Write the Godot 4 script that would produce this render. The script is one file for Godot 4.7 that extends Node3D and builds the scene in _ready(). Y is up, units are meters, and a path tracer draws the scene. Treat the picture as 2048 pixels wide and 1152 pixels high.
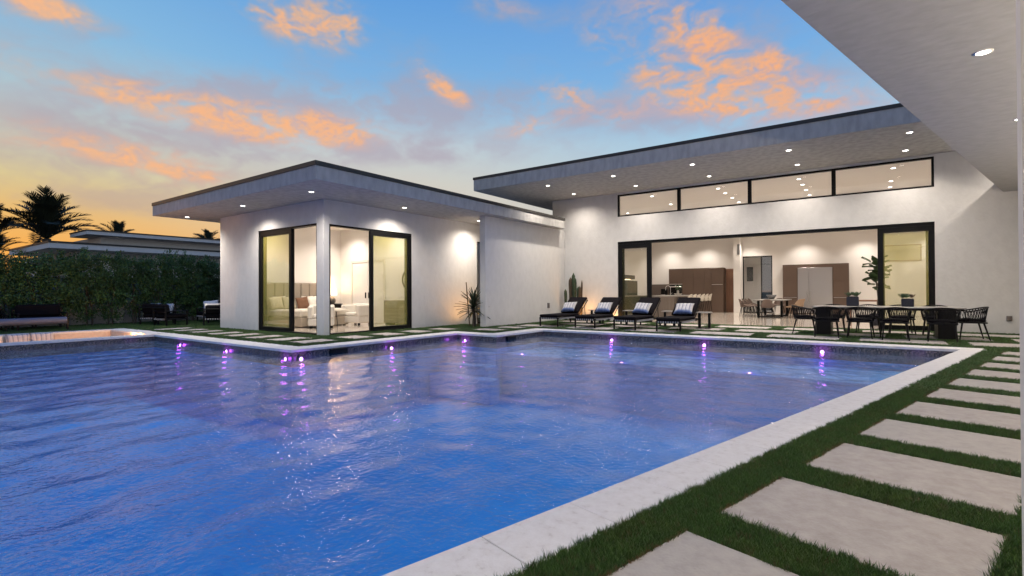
extends Node3D
# A house round a pool at dusk. World axes follow the house: x along the great room front, -z away from the pool. Metres.
# The patio wing is turned by WA against the house: wpt(d, c) is a point d across and c along that wing.

const WA := 0.254290
var rng := RandomNumberGenerator.new()
var M := {}
var used := {}

# ---------------------------------------------------------------- helpers: nodes
func numbered(called: String) -> String:
	var n: int = used.get(called, 0)
	used[called] = n + 1
	return called if n == 0 else "%s_%03d" % [called, n]

func tag(o: Node3D, label: String, category: String, group := "") -> Node3D:
	o.set_meta("label", label)
	o.set_meta("category", category)
	if group != "":
		o.set_meta("group", group)
	return o

func thing(called: String, label: String, category: String, at := Vector3.ZERO, turn := 0.0, group := "") -> Node3D:
	var o := Node3D.new()
	o.name = numbered(called)
	add_child(o)
	o.position = at
	o.rotation.y = turn
	return tag(o, label, category, group)

func structure(called: String) -> Node3D:
	var o := Node3D.new()
	o.name = numbered(called)
	add_child(o)
	o.set_meta("kind", "structure")
	return o

func part(called: String, mesh: Mesh, m: Material, parent: Node, at := Vector3.ZERO, turn := Vector3.ZERO) -> MeshInstance3D:
	var o := MeshInstance3D.new()
	o.name = called
	o.mesh = mesh
	o.material_override = m
	o.position = at
	o.rotation = turn
	parent.add_child(o, true)
	return o

func copy(src: Node3D, label: String, at: Vector3, turn: float) -> Node3D:
	var c: Node3D = src.duplicate()
	c.name = numbered(String(src.name).trim_suffix("_000"))
	add_child(c)
	c.position = at
	c.rotation.y = turn
	c.set_meta("label", label)
	return c

func wpt(d: float, c: float, y := 0.0) -> Vector3:
	return Vector3(d * cos(WA) + c * sin(WA), y, d * sin(WA) - c * cos(WA))

# ---------------------------------------------------------------- helpers: shapes
func begin() -> SurfaceTool:
	var st := SurfaceTool.new()
	st.begin(Mesh.PRIMITIVE_TRIANGLES)
	st.set_smooth_group(-1)
	return st

func done(st: SurfaceTool) -> ArrayMesh:
	st.generate_normals()
	return st.commit()

func tri(st: SurfaceTool, a: Vector3, b: Vector3, c: Vector3, inside: Vector3) -> void:
	var n := (a - c).cross(a - b)
	if n.dot((a + b + c) / 3.0 - inside) < 0.0:
		var t := b
		b = c
		c = t
	st.add_vertex(a)
	st.add_vertex(b)
	st.add_vertex(c)

func quad(st: SurfaceTool, a: Vector3, b: Vector3, c: Vector3, d: Vector3, inside: Vector3) -> void:
	tri(st, a, b, c, inside)
	tri(st, a, c, d, inside)

# a box with chamfered edges
func box(st: SurfaceTool, at: Vector3, size: Vector3, r := 0.0, t := Basis.IDENTITY) -> void:
	var h := size / 2.0
	r = minf(r, minf(h.x, minf(h.y, h.z)) * 0.9)
	st.set_smooth_group(-1)
	var v := {}
	for sx in [-1, 1]:
		for sy in [-1, 1]:
			for sz in [-1, 1]:
				for k in 3:
					var p := Vector3(sx * (h.x - (0.0 if k == 0 else r)), sy * (h.y - (0.0 if k == 1 else r)), sz * (h.z - (0.0 if k == 2 else r)))
					v[[sx, sy, sz, k]] = at + t * p
	for s in [-1, 1]:
		quad(st, v[[s, -1, -1, 0]], v[[s, 1, -1, 0]], v[[s, 1, 1, 0]], v[[s, -1, 1, 0]], at)
		quad(st, v[[-1, s, -1, 1]], v[[1, s, -1, 1]], v[[1, s, 1, 1]], v[[-1, s, 1, 1]], at)
		quad(st, v[[-1, -1, s, 2]], v[[1, -1, s, 2]], v[[1, 1, s, 2]], v[[-1, 1, s, 2]], at)
	if r <= 0.0:
		return
	for a in [-1, 1]:
		for b in [-1, 1]:
			quad(st, v[[a, b, -1, 0]], v[[a, b, 1, 0]], v[[a, b, 1, 1]], v[[a, b, -1, 1]], at)
			quad(st, v[[a, -1, b, 0]], v[[a, 1, b, 0]], v[[a, 1, b, 2]], v[[a, -1, b, 2]], at)
			quad(st, v[[-1, a, b, 1]], v[[1, a, b, 1]], v[[1, a, b, 2]], v[[-1, a, b, 2]], at)
			for c in [-1, 1]:
				tri(st, v[[a, b, c, 0]], v[[a, b, c, 1]], v[[a, b, c, 2]], at)

func boxm(size: Vector3, r := 0.0) -> ArrayMesh:
	var st := begin()
	box(st, Vector3.ZERO, size, r)
	return done(st)

# a box given by its two corners, as a part
func slab(called: String, a: Vector3, b: Vector3, m: Material, parent: Node, r := 0.0) -> MeshInstance3D:
	return part(called, boxm((b - a).abs(), r), m, parent, (a + b) / 2.0)

func prism(pts: Array, y0: float, y1: float, r := 0.0) -> ArrayMesh:
	var st := begin()
	var c := Vector2.ZERO
	for p in pts:
		c += p
	c /= pts.size()
	var mid := Vector3(c.x, (y0 + y1) / 2.0, c.y)
	var top := []
	var rim := []
	var low := []
	for p in pts:
		var q: Vector2 = p - (p - c).normalized() * r * 1.4
		top.append(Vector3(q.x, y1, q.y))
		rim.append(Vector3(p.x, y1 - r, p.y))
		low.append(Vector3(p.x, y0, p.y))
	for i in pts.size():
		var j := (i + 1) % pts.size()
		quad(st, low[i], low[j], rim[j], rim[i], mid)
		if r > 0.0:
			quad(st, rim[i], rim[j], top[j], top[i], mid)
		if i > 0 and j > 0:
			tri(st, top[0], top[i], top[j], mid)
			tri(st, low[0], low[i], low[j], mid)
	return done(st)

# a round bar through points, radius given per point
func tube(st: SurfaceTool, pts: Array, rad, sides := 8, closed := false) -> void:
	st.set_smooth_group(0)
	var rings := []
	var n := pts.size()
	var up := Vector3.UP
	for i in n:
		var dir: Vector3 = (pts[(i + 1) % n] - pts[(i - 1 + n) % n]) if closed else (pts[mini(i + 1, n - 1)] - pts[maxi(i - 1, 0)])
		dir = dir.normalized()
		if absf(dir.dot(up)) > 0.95:
			up = Vector3.RIGHT if absf(dir.x) < 0.8 else Vector3.BACK
		var s := dir.cross(up).normalized()
		up = s.cross(dir).normalized()
		var r: float = rad[i] if rad is Array else rad
		var ring := []
		for k in sides:
			var a := TAU * k / sides
			ring.append(pts[i] + (s * cos(a) + up * sin(a)) * r)
		rings.append(ring)
	for i in (n if closed else n - 1):
		var j := (i + 1) % n
		var mid: Vector3 = (pts[i] + pts[j]) / 2.0
		for k in sides:
			var l := (k + 1) % sides
			quad(st, rings[i][k], rings[j][k], rings[j][l], rings[i][l], mid)
	if not closed:
		st.set_smooth_group(-1)
		for e in [[0, 1], [n - 1, n - 2]]:
			for k in range(1, sides - 1):
				tri(st, rings[e[0]][0], rings[e[0]][k], rings[e[0]][k + 1], pts[e[1]])

func tubem(pts: Array, rad, sides := 8, closed := false) -> ArrayMesh:
	var st := begin()
	tube(st, pts, rad, sides, closed)
	return done(st)

# a solid of revolution from [radius, height] pairs
func lathe(st: SurfaceTool, prof: Array, sides := 20, at := Vector3.ZERO, squash := 1.0) -> void:
	st.set_smooth_group(0)
	for i in prof.size() - 1:
		for k in sides:
			var a := TAU * k / sides
			var b := TAU * (k + 1) / sides
			var p := [Vector3(cos(a) * prof[i][0], prof[i][1], sin(a) * prof[i][0] * squash), Vector3(cos(b) * prof[i][0], prof[i][1], sin(b) * prof[i][0] * squash), Vector3(cos(b) * prof[i + 1][0], prof[i + 1][1], sin(b) * prof[i + 1][0] * squash), Vector3(cos(a) * prof[i + 1][0], prof[i + 1][1], sin(a) * prof[i + 1][0] * squash)]
			var inside := Vector3(0, (prof[i][1] + prof[i + 1][1]) / 2.0, 0)
			if absf(prof[i][1] - prof[i + 1][1]) < 1e-4:
				inside.y += -0.1 if i > 0 else 0.1
			if prof[i][0] > 1e-5:
				tri(st, at + p[0], at + p[1], at + p[2], at + inside)
			if prof[i + 1][0] > 1e-5:
				tri(st, at + p[0], at + p[2], at + p[3], at + inside)

func lathem(prof: Array, sides := 20) -> ArrayMesh:
	var st := begin()
	lathe(st, prof, sides)
	return done(st)

# a sheet of quads through a grid of points, with uv over it
func grid(rows: Array) -> ArrayMesh:
	var st := SurfaceTool.new()
	st.begin(Mesh.PRIMITIVE_TRIANGLES)
	st.set_smooth_group(0)
	var nv := rows.size() - 1
	var nu: int = rows[0].size() - 1
	for j in nv:
		for i in nu:
			for q in [[0, 0], [1, 0], [1, 1], [0, 0], [1, 1], [0, 1]]:
				st.set_uv(Vector2(float(i + q[0]) / nu, float(j + q[1]) / nv))
				st.add_vertex(rows[j + q[1]][i + q[0]])
	st.generate_normals()
	return st.commit()

# a stuffed cushion, w by h across, t thick, lying in the xy plane; its slightly uneven outline comes from seed_
func pillowm(w: float, h: float, t: float, seed_ := 0, pinch := 0.07, n := 12) -> ArrayMesh:
	var st := SurfaceTool.new()
	st.begin(Mesh.PRIMITIVE_TRIANGLES)
	st.set_smooth_group(0)
	var nz := FastNoiseLite.new()
	nz.seed = seed_
	nz.frequency = 0.9
	for s in [-1.0, 1.0]:
		var f := func(u: float, v: float) -> Vector3:
			var th := pow(maxf((1.0 - pow(absf(u), 3.0)) * (1.0 - pow(absf(v), 3.0)), 0.0), 0.5)
			th *= 1.0 + 0.35 * nz.get_noise_3d(u * 1.3, v * 1.3, s)
			return Vector3(w / 2 * u * (1 - pinch * (1 - v * v)), h / 2 * v * (1 - pinch * (1 - u * u)), s * t / 2 * th)
		for j in n:
			for i in n:
				var us := [-1.0 + 2.0 * i / n, -1.0 + 2.0 * (i + 1) / n]
				var vs := [-1.0 + 2.0 * j / n, -1.0 + 2.0 * (j + 1) / n]
				var order := [[0, 0], [1, 0], [1, 1], [0, 0], [1, 1], [0, 1]]
				if s > 0:
					order.reverse()
				for q in order:
					st.set_uv(Vector2(us[q[0]] * 0.5 + 0.5, 0.5 - vs[q[1]] * 0.5))
					st.add_vertex(f.call(us[q[0]], vs[q[1]]))
	st.generate_normals()
	return st.commit()

# ---------------------------------------------------------------- helpers: materials
func lin(r: float, g: float, b: float, a := 1.0) -> Color:
	var c := Color(r, g, b).linear_to_srgb()
	c.a = a
	return c

func plain(r: float, g: float, b: float, rough := 0.6, metal := 0.0, spec := 0.5) -> StandardMaterial3D:
	var m := StandardMaterial3D.new()
	m.albedo_color = lin(r, g, b)
	m.roughness = rough
	m.metallic = metal
	m.metallic_specular = spec
	return m

func ramp(cols: Array, pos := []) -> Gradient:
	var g := Gradient.new()
	var c := PackedColorArray()
	var o := PackedFloat32Array()
	for i in cols.size():
		c.append(lin(cols[i][0], cols[i][1], cols[i][2]))
		o.append(pos[i] if pos.size() else float(i) / (cols.size() - 1))
	g.colors = c
	g.offsets = o
	return g

func noise_tex(freq: float, sd: int, g: Gradient = null, size := 512, oct := 5, kind := FastNoiseLite.TYPE_SIMPLEX_SMOOTH, gain := 0.5) -> NoiseTexture2D:
	var n := FastNoiseLite.new()
	n.noise_type = kind
	n.frequency = freq
	n.seed = sd
	n.fractal_octaves = oct
	n.fractal_gain = gain
	var t := NoiseTexture2D.new()
	t.width = size
	t.height = size
	t.seamless = true
	t.noise = n
	if g:
		t.color_ramp = g
	return t

func triplanar(m: StandardMaterial3D, scale: Vector3, world := true) -> StandardMaterial3D:
	m.uv1_triplanar = true
	m.uv1_world_triplanar = world
	m.uv1_scale = scale
	return m

func stone(cols: Array, freq: float, sd: int, scale: Vector3, rough: float, bump := 0.0, bump_freq := 0.05, pos := [], fine := false) -> StandardMaterial3D:
	var m := plain(1, 1, 1, rough)
	m.albedo_color = Color.WHITE
	m.albedo_texture = noise_tex(freq, sd, ramp(cols, pos), 1024 if fine else 512, 6 if fine else 5, FastNoiseLite.TYPE_SIMPLEX_SMOOTH, 0.72 if fine else 0.5)
	triplanar(m, scale)
	if bump > 0.0:
		m.heightmap_enabled = true
		m.heightmap_texture = noise_tex(bump_freq, sd + 7, null, 512, 4)
		m.heightmap_scale = bump
	return m

func glass(r: float, g: float, b: float, alpha: float) -> StandardMaterial3D:
	var m := StandardMaterial3D.new()
	m.transparency = BaseMaterial3D.TRANSPARENCY_ALPHA
	m.albedo_color = lin(r, g, b, alpha)
	m.roughness = 0.0
	m.metallic_specular = 0.5
	return m

func glow(r: float, g: float, b: float, e: float) -> StandardMaterial3D:
	var m := plain(0.8, 0.8, 0.8, 0.5)
	m.emission_enabled = true
	m.emission = lin(r, g, b)
	m.emission_energy_multiplier = e
	return m

func striped() -> ImageTexture:
	var im := Image.create(256, 256, false, Image.FORMAT_RGB8)
	var nz := FastNoiseLite.new()
	nz.frequency = 0.02
	for x in 256:
		var band := fposmod(x / 256.0 * 5.0 + 0.25, 1.0)
		for y in 256:
			var w := lin(0.62, 0.60, 0.60)
			var k := smoothstep(0.30, 0.36, band) * (1.0 - smoothstep(0.62, 0.68, band))
			var thin := smoothstep(0.80, 0.83, band) * (1.0 - smoothstep(0.88, 0.91, band))
			w = w.lerp(lin(0.30, 0.31, 0.36), maxf(k, thin * 0.7))
			# the lower third is dip-dyed blue with an uneven edge
			var edge := 0.80 + 0.05 * nz.get_noise_2d(x, 7.0)
			w = w.lerp(lin(0.10, 0.16, 0.36), smoothstep(edge - 0.1, edge + 0.08, y / 255.0) * 0.85)
			im.set_pixel(x, y, w * (0.95 + 0.05 * nz.get_noise_2d(x * 9.0, y * 9.0)))
	return ImageTexture.create_from_image(im)

func mosaic() -> ImageTexture:
	# 32 by 32 glass tesserae with pale grout
	var im := Image.create(512, 512, false, Image.FORMAT_RGB8)
	var r := RandomNumberGenerator.new()
	r.seed = 5
	im.fill(lin(0.16, 0.15, 0.14))
	var tones := [lin(0.10, 0.085, 0.075), lin(0.16, 0.13, 0.11), lin(0.07, 0.065, 0.065), lin(0.22, 0.18, 0.15), lin(0.13, 0.12, 0.13), lin(0.03, 0.03, 0.035)]
	for i in 32:
		for j in 32:
			var c: Color = tones[mini(r.randi() % 7, 5)] if r.randf() > 0.1 else tones[5]
			im.fill_rect(Rect2i(i * 16 + 1, j * 16 + 1, 14, 14), c * r.randf_range(0.85, 1.1))
	return ImageTexture.create_from_image(im)

func marble() -> ImageTexture:
	var im := Image.create(512, 512, false, Image.FORMAT_RGB8)
	var a := FastNoiseLite.new()
	a.frequency = 0.006
	a.fractal_octaves = 5
	var b := FastNoiseLite.new()
	b.seed = 3
	b.frequency = 0.02
	for x in 512:
		for y in 512:
			var w := absf(a.get_noise_2d(x * 0.5 + 30.0 * b.get_noise_2d(x, y), y * 2.0))
			var k := 1.0 - smoothstep(0.0, 0.09, w)
			im.set_pixel(x, y, lin(0.60, 0.53, 0.46).lerp(lin(0.36, 0.26, 0.19), k * 0.6))
	return ImageTexture.create_from_image(im)

func wood(c0: Color, c1: Color, sd: int) -> ImageTexture:
	var im := Image.create(256, 256, false, Image.FORMAT_RGB8)
	var a := FastNoiseLite.new()
	a.seed = sd
	a.frequency = 0.02
	for x in 256:
		for y in 256:
			var k := 0.5 + 0.5 * a.get_noise_2d(x * 3.0, y * 0.25) + 0.25 * a.get_noise_2d(x * 12.0, y * 0.6)
			im.set_pixel(x, y, c0.lerp(c1, clampf(k, 0.0, 1.0)))
	return ImageTexture.create_from_image(im)

func materials() -> void:
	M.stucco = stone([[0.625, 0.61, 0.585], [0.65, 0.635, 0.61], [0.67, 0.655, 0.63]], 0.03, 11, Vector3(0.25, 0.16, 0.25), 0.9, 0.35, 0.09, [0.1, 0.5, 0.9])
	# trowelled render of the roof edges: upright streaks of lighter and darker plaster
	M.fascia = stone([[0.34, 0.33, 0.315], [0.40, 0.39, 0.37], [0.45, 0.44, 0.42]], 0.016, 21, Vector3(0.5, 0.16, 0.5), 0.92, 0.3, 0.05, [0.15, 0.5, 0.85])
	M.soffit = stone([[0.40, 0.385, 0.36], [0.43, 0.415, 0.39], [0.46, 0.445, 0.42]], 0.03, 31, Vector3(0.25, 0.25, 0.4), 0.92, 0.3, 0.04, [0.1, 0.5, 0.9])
	M.cap = plain(0.022, 0.020, 0.018, 0.5, 0.0)
	M.black = plain(0.005, 0.005, 0.0055, 0.45, 0.0, 0.3)
	M.paint = plain(0.80, 0.775, 0.745, 0.75)
	M.ceiling = plain(0.78, 0.755, 0.725, 0.85)
	M.paver = stone([[0.33, 0.295, 0.27], [0.375, 0.34, 0.315], [0.42, 0.385, 0.355]], 0.014, 41, Vector3(0.45, 0.45, 0.45), 0.85, 0.12, 0.25, [0.15, 0.5, 0.85], true)
	M.paver_b = stone([[0.34, 0.315, 0.29], [0.385, 0.355, 0.33], [0.41, 0.38, 0.35]], 0.02, 47, Vector3(0.37, 0.37, 0.37), 0.85, 0.12, 0.25, [0.15, 0.5, 0.85], true)
	M.coping = stone([[0.48, 0.44, 0.42], [0.64, 0.61, 0.59], [0.68, 0.655, 0.64], [0.72, 0.695, 0.68]], 0.016, 51, Vector3(0.55, 0.55, 0.55), 0.75, 0.08, 0.3, [0.02, 0.3, 0.6, 0.95], true)
	M.soil = stone([[0.012, 0.02, 0.007], [0.03, 0.028, 0.014]], 0.05, 61, Vector3(0.5, 0.5, 0.5), 0.95)
	M.gravel = stone([[0.12, 0.10, 0.08], [0.35, 0.31, 0.26]], 0.15, 63, Vector3(1.2, 1.2, 1.2), 0.9, 1.2, 0.15)
	M.plaster = stone([[0.001, 0.27, 0.74], [0.002, 0.31, 0.82]], 0.01, 71, Vector3(0.3, 0.3, 0.3), 0.8)
	M.tile = plain(1, 1, 1, 0.2)
	M.tile.albedo_color = Color.WHITE
	M.tile.albedo_texture = mosaic()
	M.water = glass(0.0, 0.22, 0.62, 0.12)
	M.water.metallic_specular = 0.5
	M.water.heightmap_enabled = true
	M.water.heightmap_texture = noise_tex(0.04, 81, null, 1024, 4)
	M.water.heightmap_scale = 0.46
	M.pane = glass(0.35, 0.34, 0.16, 0.10)
	M.tinted = glass(0.58, 0.52, 0.13, 0.40)
	M.clear = glass(0.5, 0.5, 0.45, 0.03)
	M.dusk_pane = glass(0.012, 0.05, 0.10, 0.8)  # dark blue of the dusk outside painted into the glass
	M.lens = glow(1.0, 0.95, 0.88, 9.0)
	M.pool_lens = glow(1.0, 0.55, 1.0, 9.0)
	M.warm_lens = glow(1.0, 0.75, 0.42, 7.0)
	M.marble = plain(1, 1, 1, 0.10)
	M.marble.albedo_color = Color.WHITE
	M.marble.albedo_texture = marble()
	triplanar(M.marble, Vector3(0.33, 0.33, 0.33))
	M.metal = plain(0.007, 0.0065, 0.007, 0.45, 0.0, 0.35)
	M.cushion = plain(0.008, 0.007, 0.009, 0.95, 0.0, 0.2)
	M.rope = plain(0.009, 0.009, 0.011, 0.8, 0.0, 0.3)
	M.web = plain(0.45, 0.44, 0.46, 0.8)
	M.stripe = plain(1, 1, 1, 0.9)
	M.stripe.albedo_color = Color.WHITE
	M.stripe.albedo_texture = striped()
	M.top = stone([[0.24, 0.225, 0.21], [0.33, 0.31, 0.29]], 0.03, 91, Vector3(0.8, 0.8, 0.8), 0.35)
	M.navy_pot = plain(0.018, 0.02, 0.034, 0.55)
	M.leaf = plain(0.035, 0.075, 0.022, 0.55)
	M.succulent = plain(0.07, 0.12, 0.06, 0.5)
	M.purple_leaf = plain(0.10, 0.06, 0.05, 0.5)
	M.cactus = stone([[0.018, 0.035, 0.016], [0.035, 0.06, 0.026], [0.06, 0.055, 0.03]], 0.02, 95, Vector3(2, 0.6, 2), 0.75, 0.0, 0.05, [0.2, 0.55, 0.95])
	M.cactus_dry = stone([[0.10, 0.055, 0.03], [0.05, 0.045, 0.025]], 0.03, 96, Vector3(2, 0.6, 2), 0.8)
	M.yucca = plain(0.022, 0.036, 0.016, 0.6)
	M.bark = stone([[0.045, 0.035, 0.028], [0.12, 0.10, 0.085]], 0.05, 97, Vector3(1.5, 0.6, 1.5), 0.9, 0.8, 0.08)
	M.stake = plain(0.11, 0.075, 0.04, 0.8)
	M.palm_leaf = plain(0.022, 0.030, 0.014, 0.7)
	M.hedge_leaf = StandardMaterial3D.new()
	M.hedge_leaf.vertex_color_use_as_albedo = true
	M.hedge_leaf.roughness = 0.55
	M.hedge_leaf.backlight_enabled = true
	M.hedge_leaf.backlight = Color(0.25, 0.3, 0.15)
	M.grass = StandardMaterial3D.new()
	M.grass.vertex_color_use_as_albedo = true
	M.grass.roughness = 0.6
	M.grass.backlight_enabled = true
	M.grass.backlight = Color(0.22, 0.28, 0.12)
	M.white_fabric = plain(0.72, 0.68, 0.62, 0.95)
	M.beige_fabric = plain(0.42, 0.36, 0.29, 0.95)
	M.sand_fabric = plain(0.55, 0.50, 0.36, 0.95)
	M.rust_fabric = plain(0.17, 0.085, 0.05, 0.95)
	M.blue_fabric = plain(0.20, 0.25, 0.36, 0.95)
	M.head = plain(0.33, 0.285, 0.235, 0.9)
	M.cabinet = plain(0.115, 0.075, 0.055, 0.5)
	M.oak = plain(1, 1, 1, 0.5)
	M.oak.albedo_color = Color.WHITE
	M.oak.albedo_texture = wood(lin(0.30, 0.16, 0.10), lin(0.20, 0.10, 0.06), 4)
	triplanar(M.oak, Vector3(0.7, 0.7, 0.7))
	M.grey_oak = plain(1, 1, 1, 0.4)
	M.grey_oak.albedo_color = Color.WHITE
	M.grey_oak.albedo_texture = wood(lin(0.13, 0.105, 0.09), lin(0.20, 0.165, 0.14), 9)
	triplanar(M.grey_oak, Vector3(0.8, 0.8, 0.8))
	M.steel = plain(0.55, 0.52, 0.50, 0.28, 1.0)
	M.chrome = plain(0.7, 0.7, 0.7, 0.12, 1.0)
	M.oven = plain(0.01, 0.01, 0.01, 0.1)
	M.backsplash = plain(0.13, 0.10, 0.085, 0.3)
	M.taupe = plain(0.17, 0.125, 0.105, 0.85)
	M.tan = plain(0.36, 0.25, 0.17, 0.85)
	M.cream = plain(0.62, 0.57, 0.49, 0.9)
	M.grey_box = plain(0.13, 0.125, 0.125, 0.5)
	M.roller = plain(0.10, 0.12, 0.19, 0.45)
	M.pit_wall = stone([[0.48, 0.40, 0.33], [0.62, 0.53, 0.45]], 0.03, 101, Vector3(0.5, 0.5, 0.5), 0.8)
	M.peach_stripe = plain(1, 1, 1, 0.9)
	M.peach_stripe.albedo_color = Color.WHITE
	M.peach_stripe.albedo_texture = striped()
	M.dark_window = plain(0.01, 0.014, 0.02, 0.08)
	M.lamp_shade = glow(1.0, 0.80, 0.55, 1.6)
const MAUVE := [[-56.29, 19.19, 20.71, 2.01, 2.44, 1.0], [-68.83, 18.2, 7.39, 0.98, -2.35, 0.8], [-73.68, 14.09, 6.62, 1.63, 0.63, 0.8], [-50.11, 15.27, 17.44, 1.34, 1.52, 0.75], [-65.96, 13.74, 9.17, 1.89, -3.64, 0.7], [-26.62, 19.32, 14.4, 1.4, -5.68, 0.8], [-13.94, 23.53, 10.21, 4.73, -25.56, 0.7], [-7.42, 19.34, 8.25, 2.62, -17.37, 0.8], [-71.14, 10.35, 10.4, 1.81, -5.14, 0.75], [-36.73, 29.45, 6.19, 1.24, -8.89, 0.6], [-58.24, 26.55, 7.03, 2.23, -4.04, 0.5], [-78.3, 22.48, 4.45, 1.33, 0.48, 0.5], [-44.65, 23.05, 3.67, 1.53, -23.93, 0.6], [-23.27, 26.89, 4.92, 2.66, -21.26, 0.5], [-72.97, 8.36, 7.89, 1.15, 3.48, 0.6]]
const ORANGE := [[-65.96, 17.3, 9.76, 1.01, -2.59, 1.0], [-61.09, 16.71, 8.06, 1.24, 2.14, 1.0], [-56.29, 16.68, 4.49, 1.08, 5.69, 0.9], [-71.14, 17.11, 4.39, 0.7, -4.85, 0.7], [-56.77, 26.78, 3.63, 1.51, -1.73, 0.85], [-60.85, 26.51, 3.81, 1.02, -18.22, 0.75], [-53.74, 26.99, 2.07, 1.47, 7.37, 0.6], [-78.3, 22.56, 3.28, 0.76, 1.8, 0.95], [-80.51, 18.37, 1.63, 0.92, -9.73, 0.35], [-72.25, 12.19, 6.79, 0.98, -11.0, 0.7], [-69.61, 11.89, 3.46, 1.01, -4.19, 0.7], [-77.35, 12.4, 5.03, 0.57, 2.67, 0.35], [-13.47, 20.5, 6.03, 1.54, -16.93, 1.0], [-13.94, 23.53, 1.88, 2.6, 10.23, 1.0], [-15.91, 26.02, 4.66, 1.91, -32.73, 0.7], [-20.08, 23.39, 2.39, 1.85, -5.97, 0.7], [-8.52, 21.75, 2.49, 1.16, -5.41, 0.95], [-11.08, 18.77, 8.09, 1.12, -8.09, 0.95], [-4.83, 18.44, 5.21, 1.48, -15.34, 0.5], [-24.92, 26.13, 3.28, 1.37, -24.82, 0.6], [-29.12, 21.18, 3.38, 1.18, -9.37, 0.7], [-33.38, 18.28, 3.95, 0.83, 10.03, 0.6], [-43.54, 22.38, 2.85, 0.74, -32.33, 0.8], [-42.43, 21.21, 2.16, 0.62, -20.47, 0.7], [-36.73, 29.67, 5.04, 0.8, -10.41, 0.35], [-18.99, 27.52, 6.39, 1.27, -23.04, 0.5], [-24.15, 18.67, 3.28, 0.9, -3.73, 0.4]]

# ---------------------------------------------------------------- sky: air and clouds by azimuth and height in degrees (azimuth 0 is -z, growing towards +x)
const AIR := [
	[[0, 252, 170, 78], [4, 250, 178, 88], [7, 236, 190, 118], [9.5, 226, 205, 146], [12, 206, 203, 180], [16, 180, 199, 206], [22, 138, 188, 224], [30, 112, 168, 222], [50, 84, 136, 206], [90, 70, 118, 192]],
	[[0, 240, 182, 128], [4, 236, 190, 148], [7, 226, 200, 172], [9.5, 217, 204, 186], [12, 210, 206, 196], [16, 193, 205, 212], [22, 128, 180, 226], [30, 100, 160, 222], [50, 80, 132, 206], [90, 70, 118, 192]],
	[[0, 214, 202, 196], [4, 210, 205, 202], [7, 203, 207, 209], [9.5, 196, 209, 216], [12, 188, 210, 222], [16, 166, 204, 229], [22, 124, 178, 228], [30, 104, 156, 220], [50, 80, 130, 206], [90, 70, 118, 192]]]

func air(az: float, el: float) -> Color:
	var d := absf(wrapf(az + 95.0, -180.0, 180.0))
	var c: Array[Color] = []
	for t in AIR:
		var i := 1
		while i < t.size() - 1 and el > t[i][0]:
			i += 1
		var k := clampf((el - t[i - 1][0]) / (t[i][0] - t[i - 1][0]), 0.0, 1.0)
		c.append(Color(t[i - 1][1], t[i - 1][2], t[i - 1][3]).lerp(Color(t[i][1], t[i][2], t[i][3]), k) / 255.0)
	if d < 45.0:
		return c[0].lerp(c[1], smoothstep(12.0, 45.0, d))
	return c[1].lerp(c[2], smoothstep(45.0, 86.0, d))

var cloud_a := FastNoiseLite.new()
var cloud_b := FastNoiseLite.new()
var cloud_w := FastNoiseLite.new()

func sky_pixel(az: float, el: float, m: float, o: float) -> Color:
	var c := air(az, el)
	var k := deg_to_rad(az)
	var wx := cos(k) * 57.3
	var wz := sin(k) * 57.3
	var wy := el * 2.2
	var q := Vector3(wx, wy, wz)
	q += Vector3(cloud_w.get_noise_3dv(q), cloud_w.get_noise_3d(wx + 90.0, wy, wz), cloud_w.get_noise_3d(wx, wy, wz + 70.0)) * 2.6
	var n1 := cloud_a.get_noise_3dv(q)
	var n2 := cloud_b.get_noise_3dv(q)
	var d := absf(wrapf(az + 95.0, -180.0, 180.0))
	var warm := clampf(1.0 - d / 90.0, 0.0, 1.0)
	var haze := smoothstep(0.10, 0.75, 0.35 + n1 * 0.8 - absf(el - 16.0) * 0.025) * 0.28 * (1.0 - smoothstep(30.0, 55.0, el))
	var low := 1.0 - smoothstep(6.0, 15.0, el)
	var grey := Color(0.68, 0.64, 0.71).lerp(Color(0.76, 0.66, 0.60), low * 0.8 + 0.2 * warm)
	c = c.lerp(grey, haze * 0.35)
	var md := smoothstep(0.05, 0.95, m * (0.85 + 1.0 * n1 + 0.4 * n2))
	c = c.lerp(grey, clampf(md, 0.0, 1.0) * 0.60)
	var od := smoothstep(0.06, 1.05, o * (0.86 + 0.85 * n2 + 0.8 * n1))
	var n3 := cloud_b.get_noise_3dv(q * 2.9)
	var lit := Color(0.93, 0.69, 0.66).lerp(Color(0.97, 0.70, 0.56), warm)
	lit = lit.lerp(Color(1.0, 0.70, 0.50).lerp(Color(1.0, 0.74, 0.54), warm), clampf(od * 1.7 - 0.5, 0.0, 1.0))
	lit = lit.lerp(Color(0.86, 0.66, 0.66), clampf(-n3 * 1.1 - n2 * 0.7, 0.0, 0.7))
	return c.lerp(lit, clampf(od * (0.80 + 0.36 * n3), 0.0, 0.92))

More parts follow.
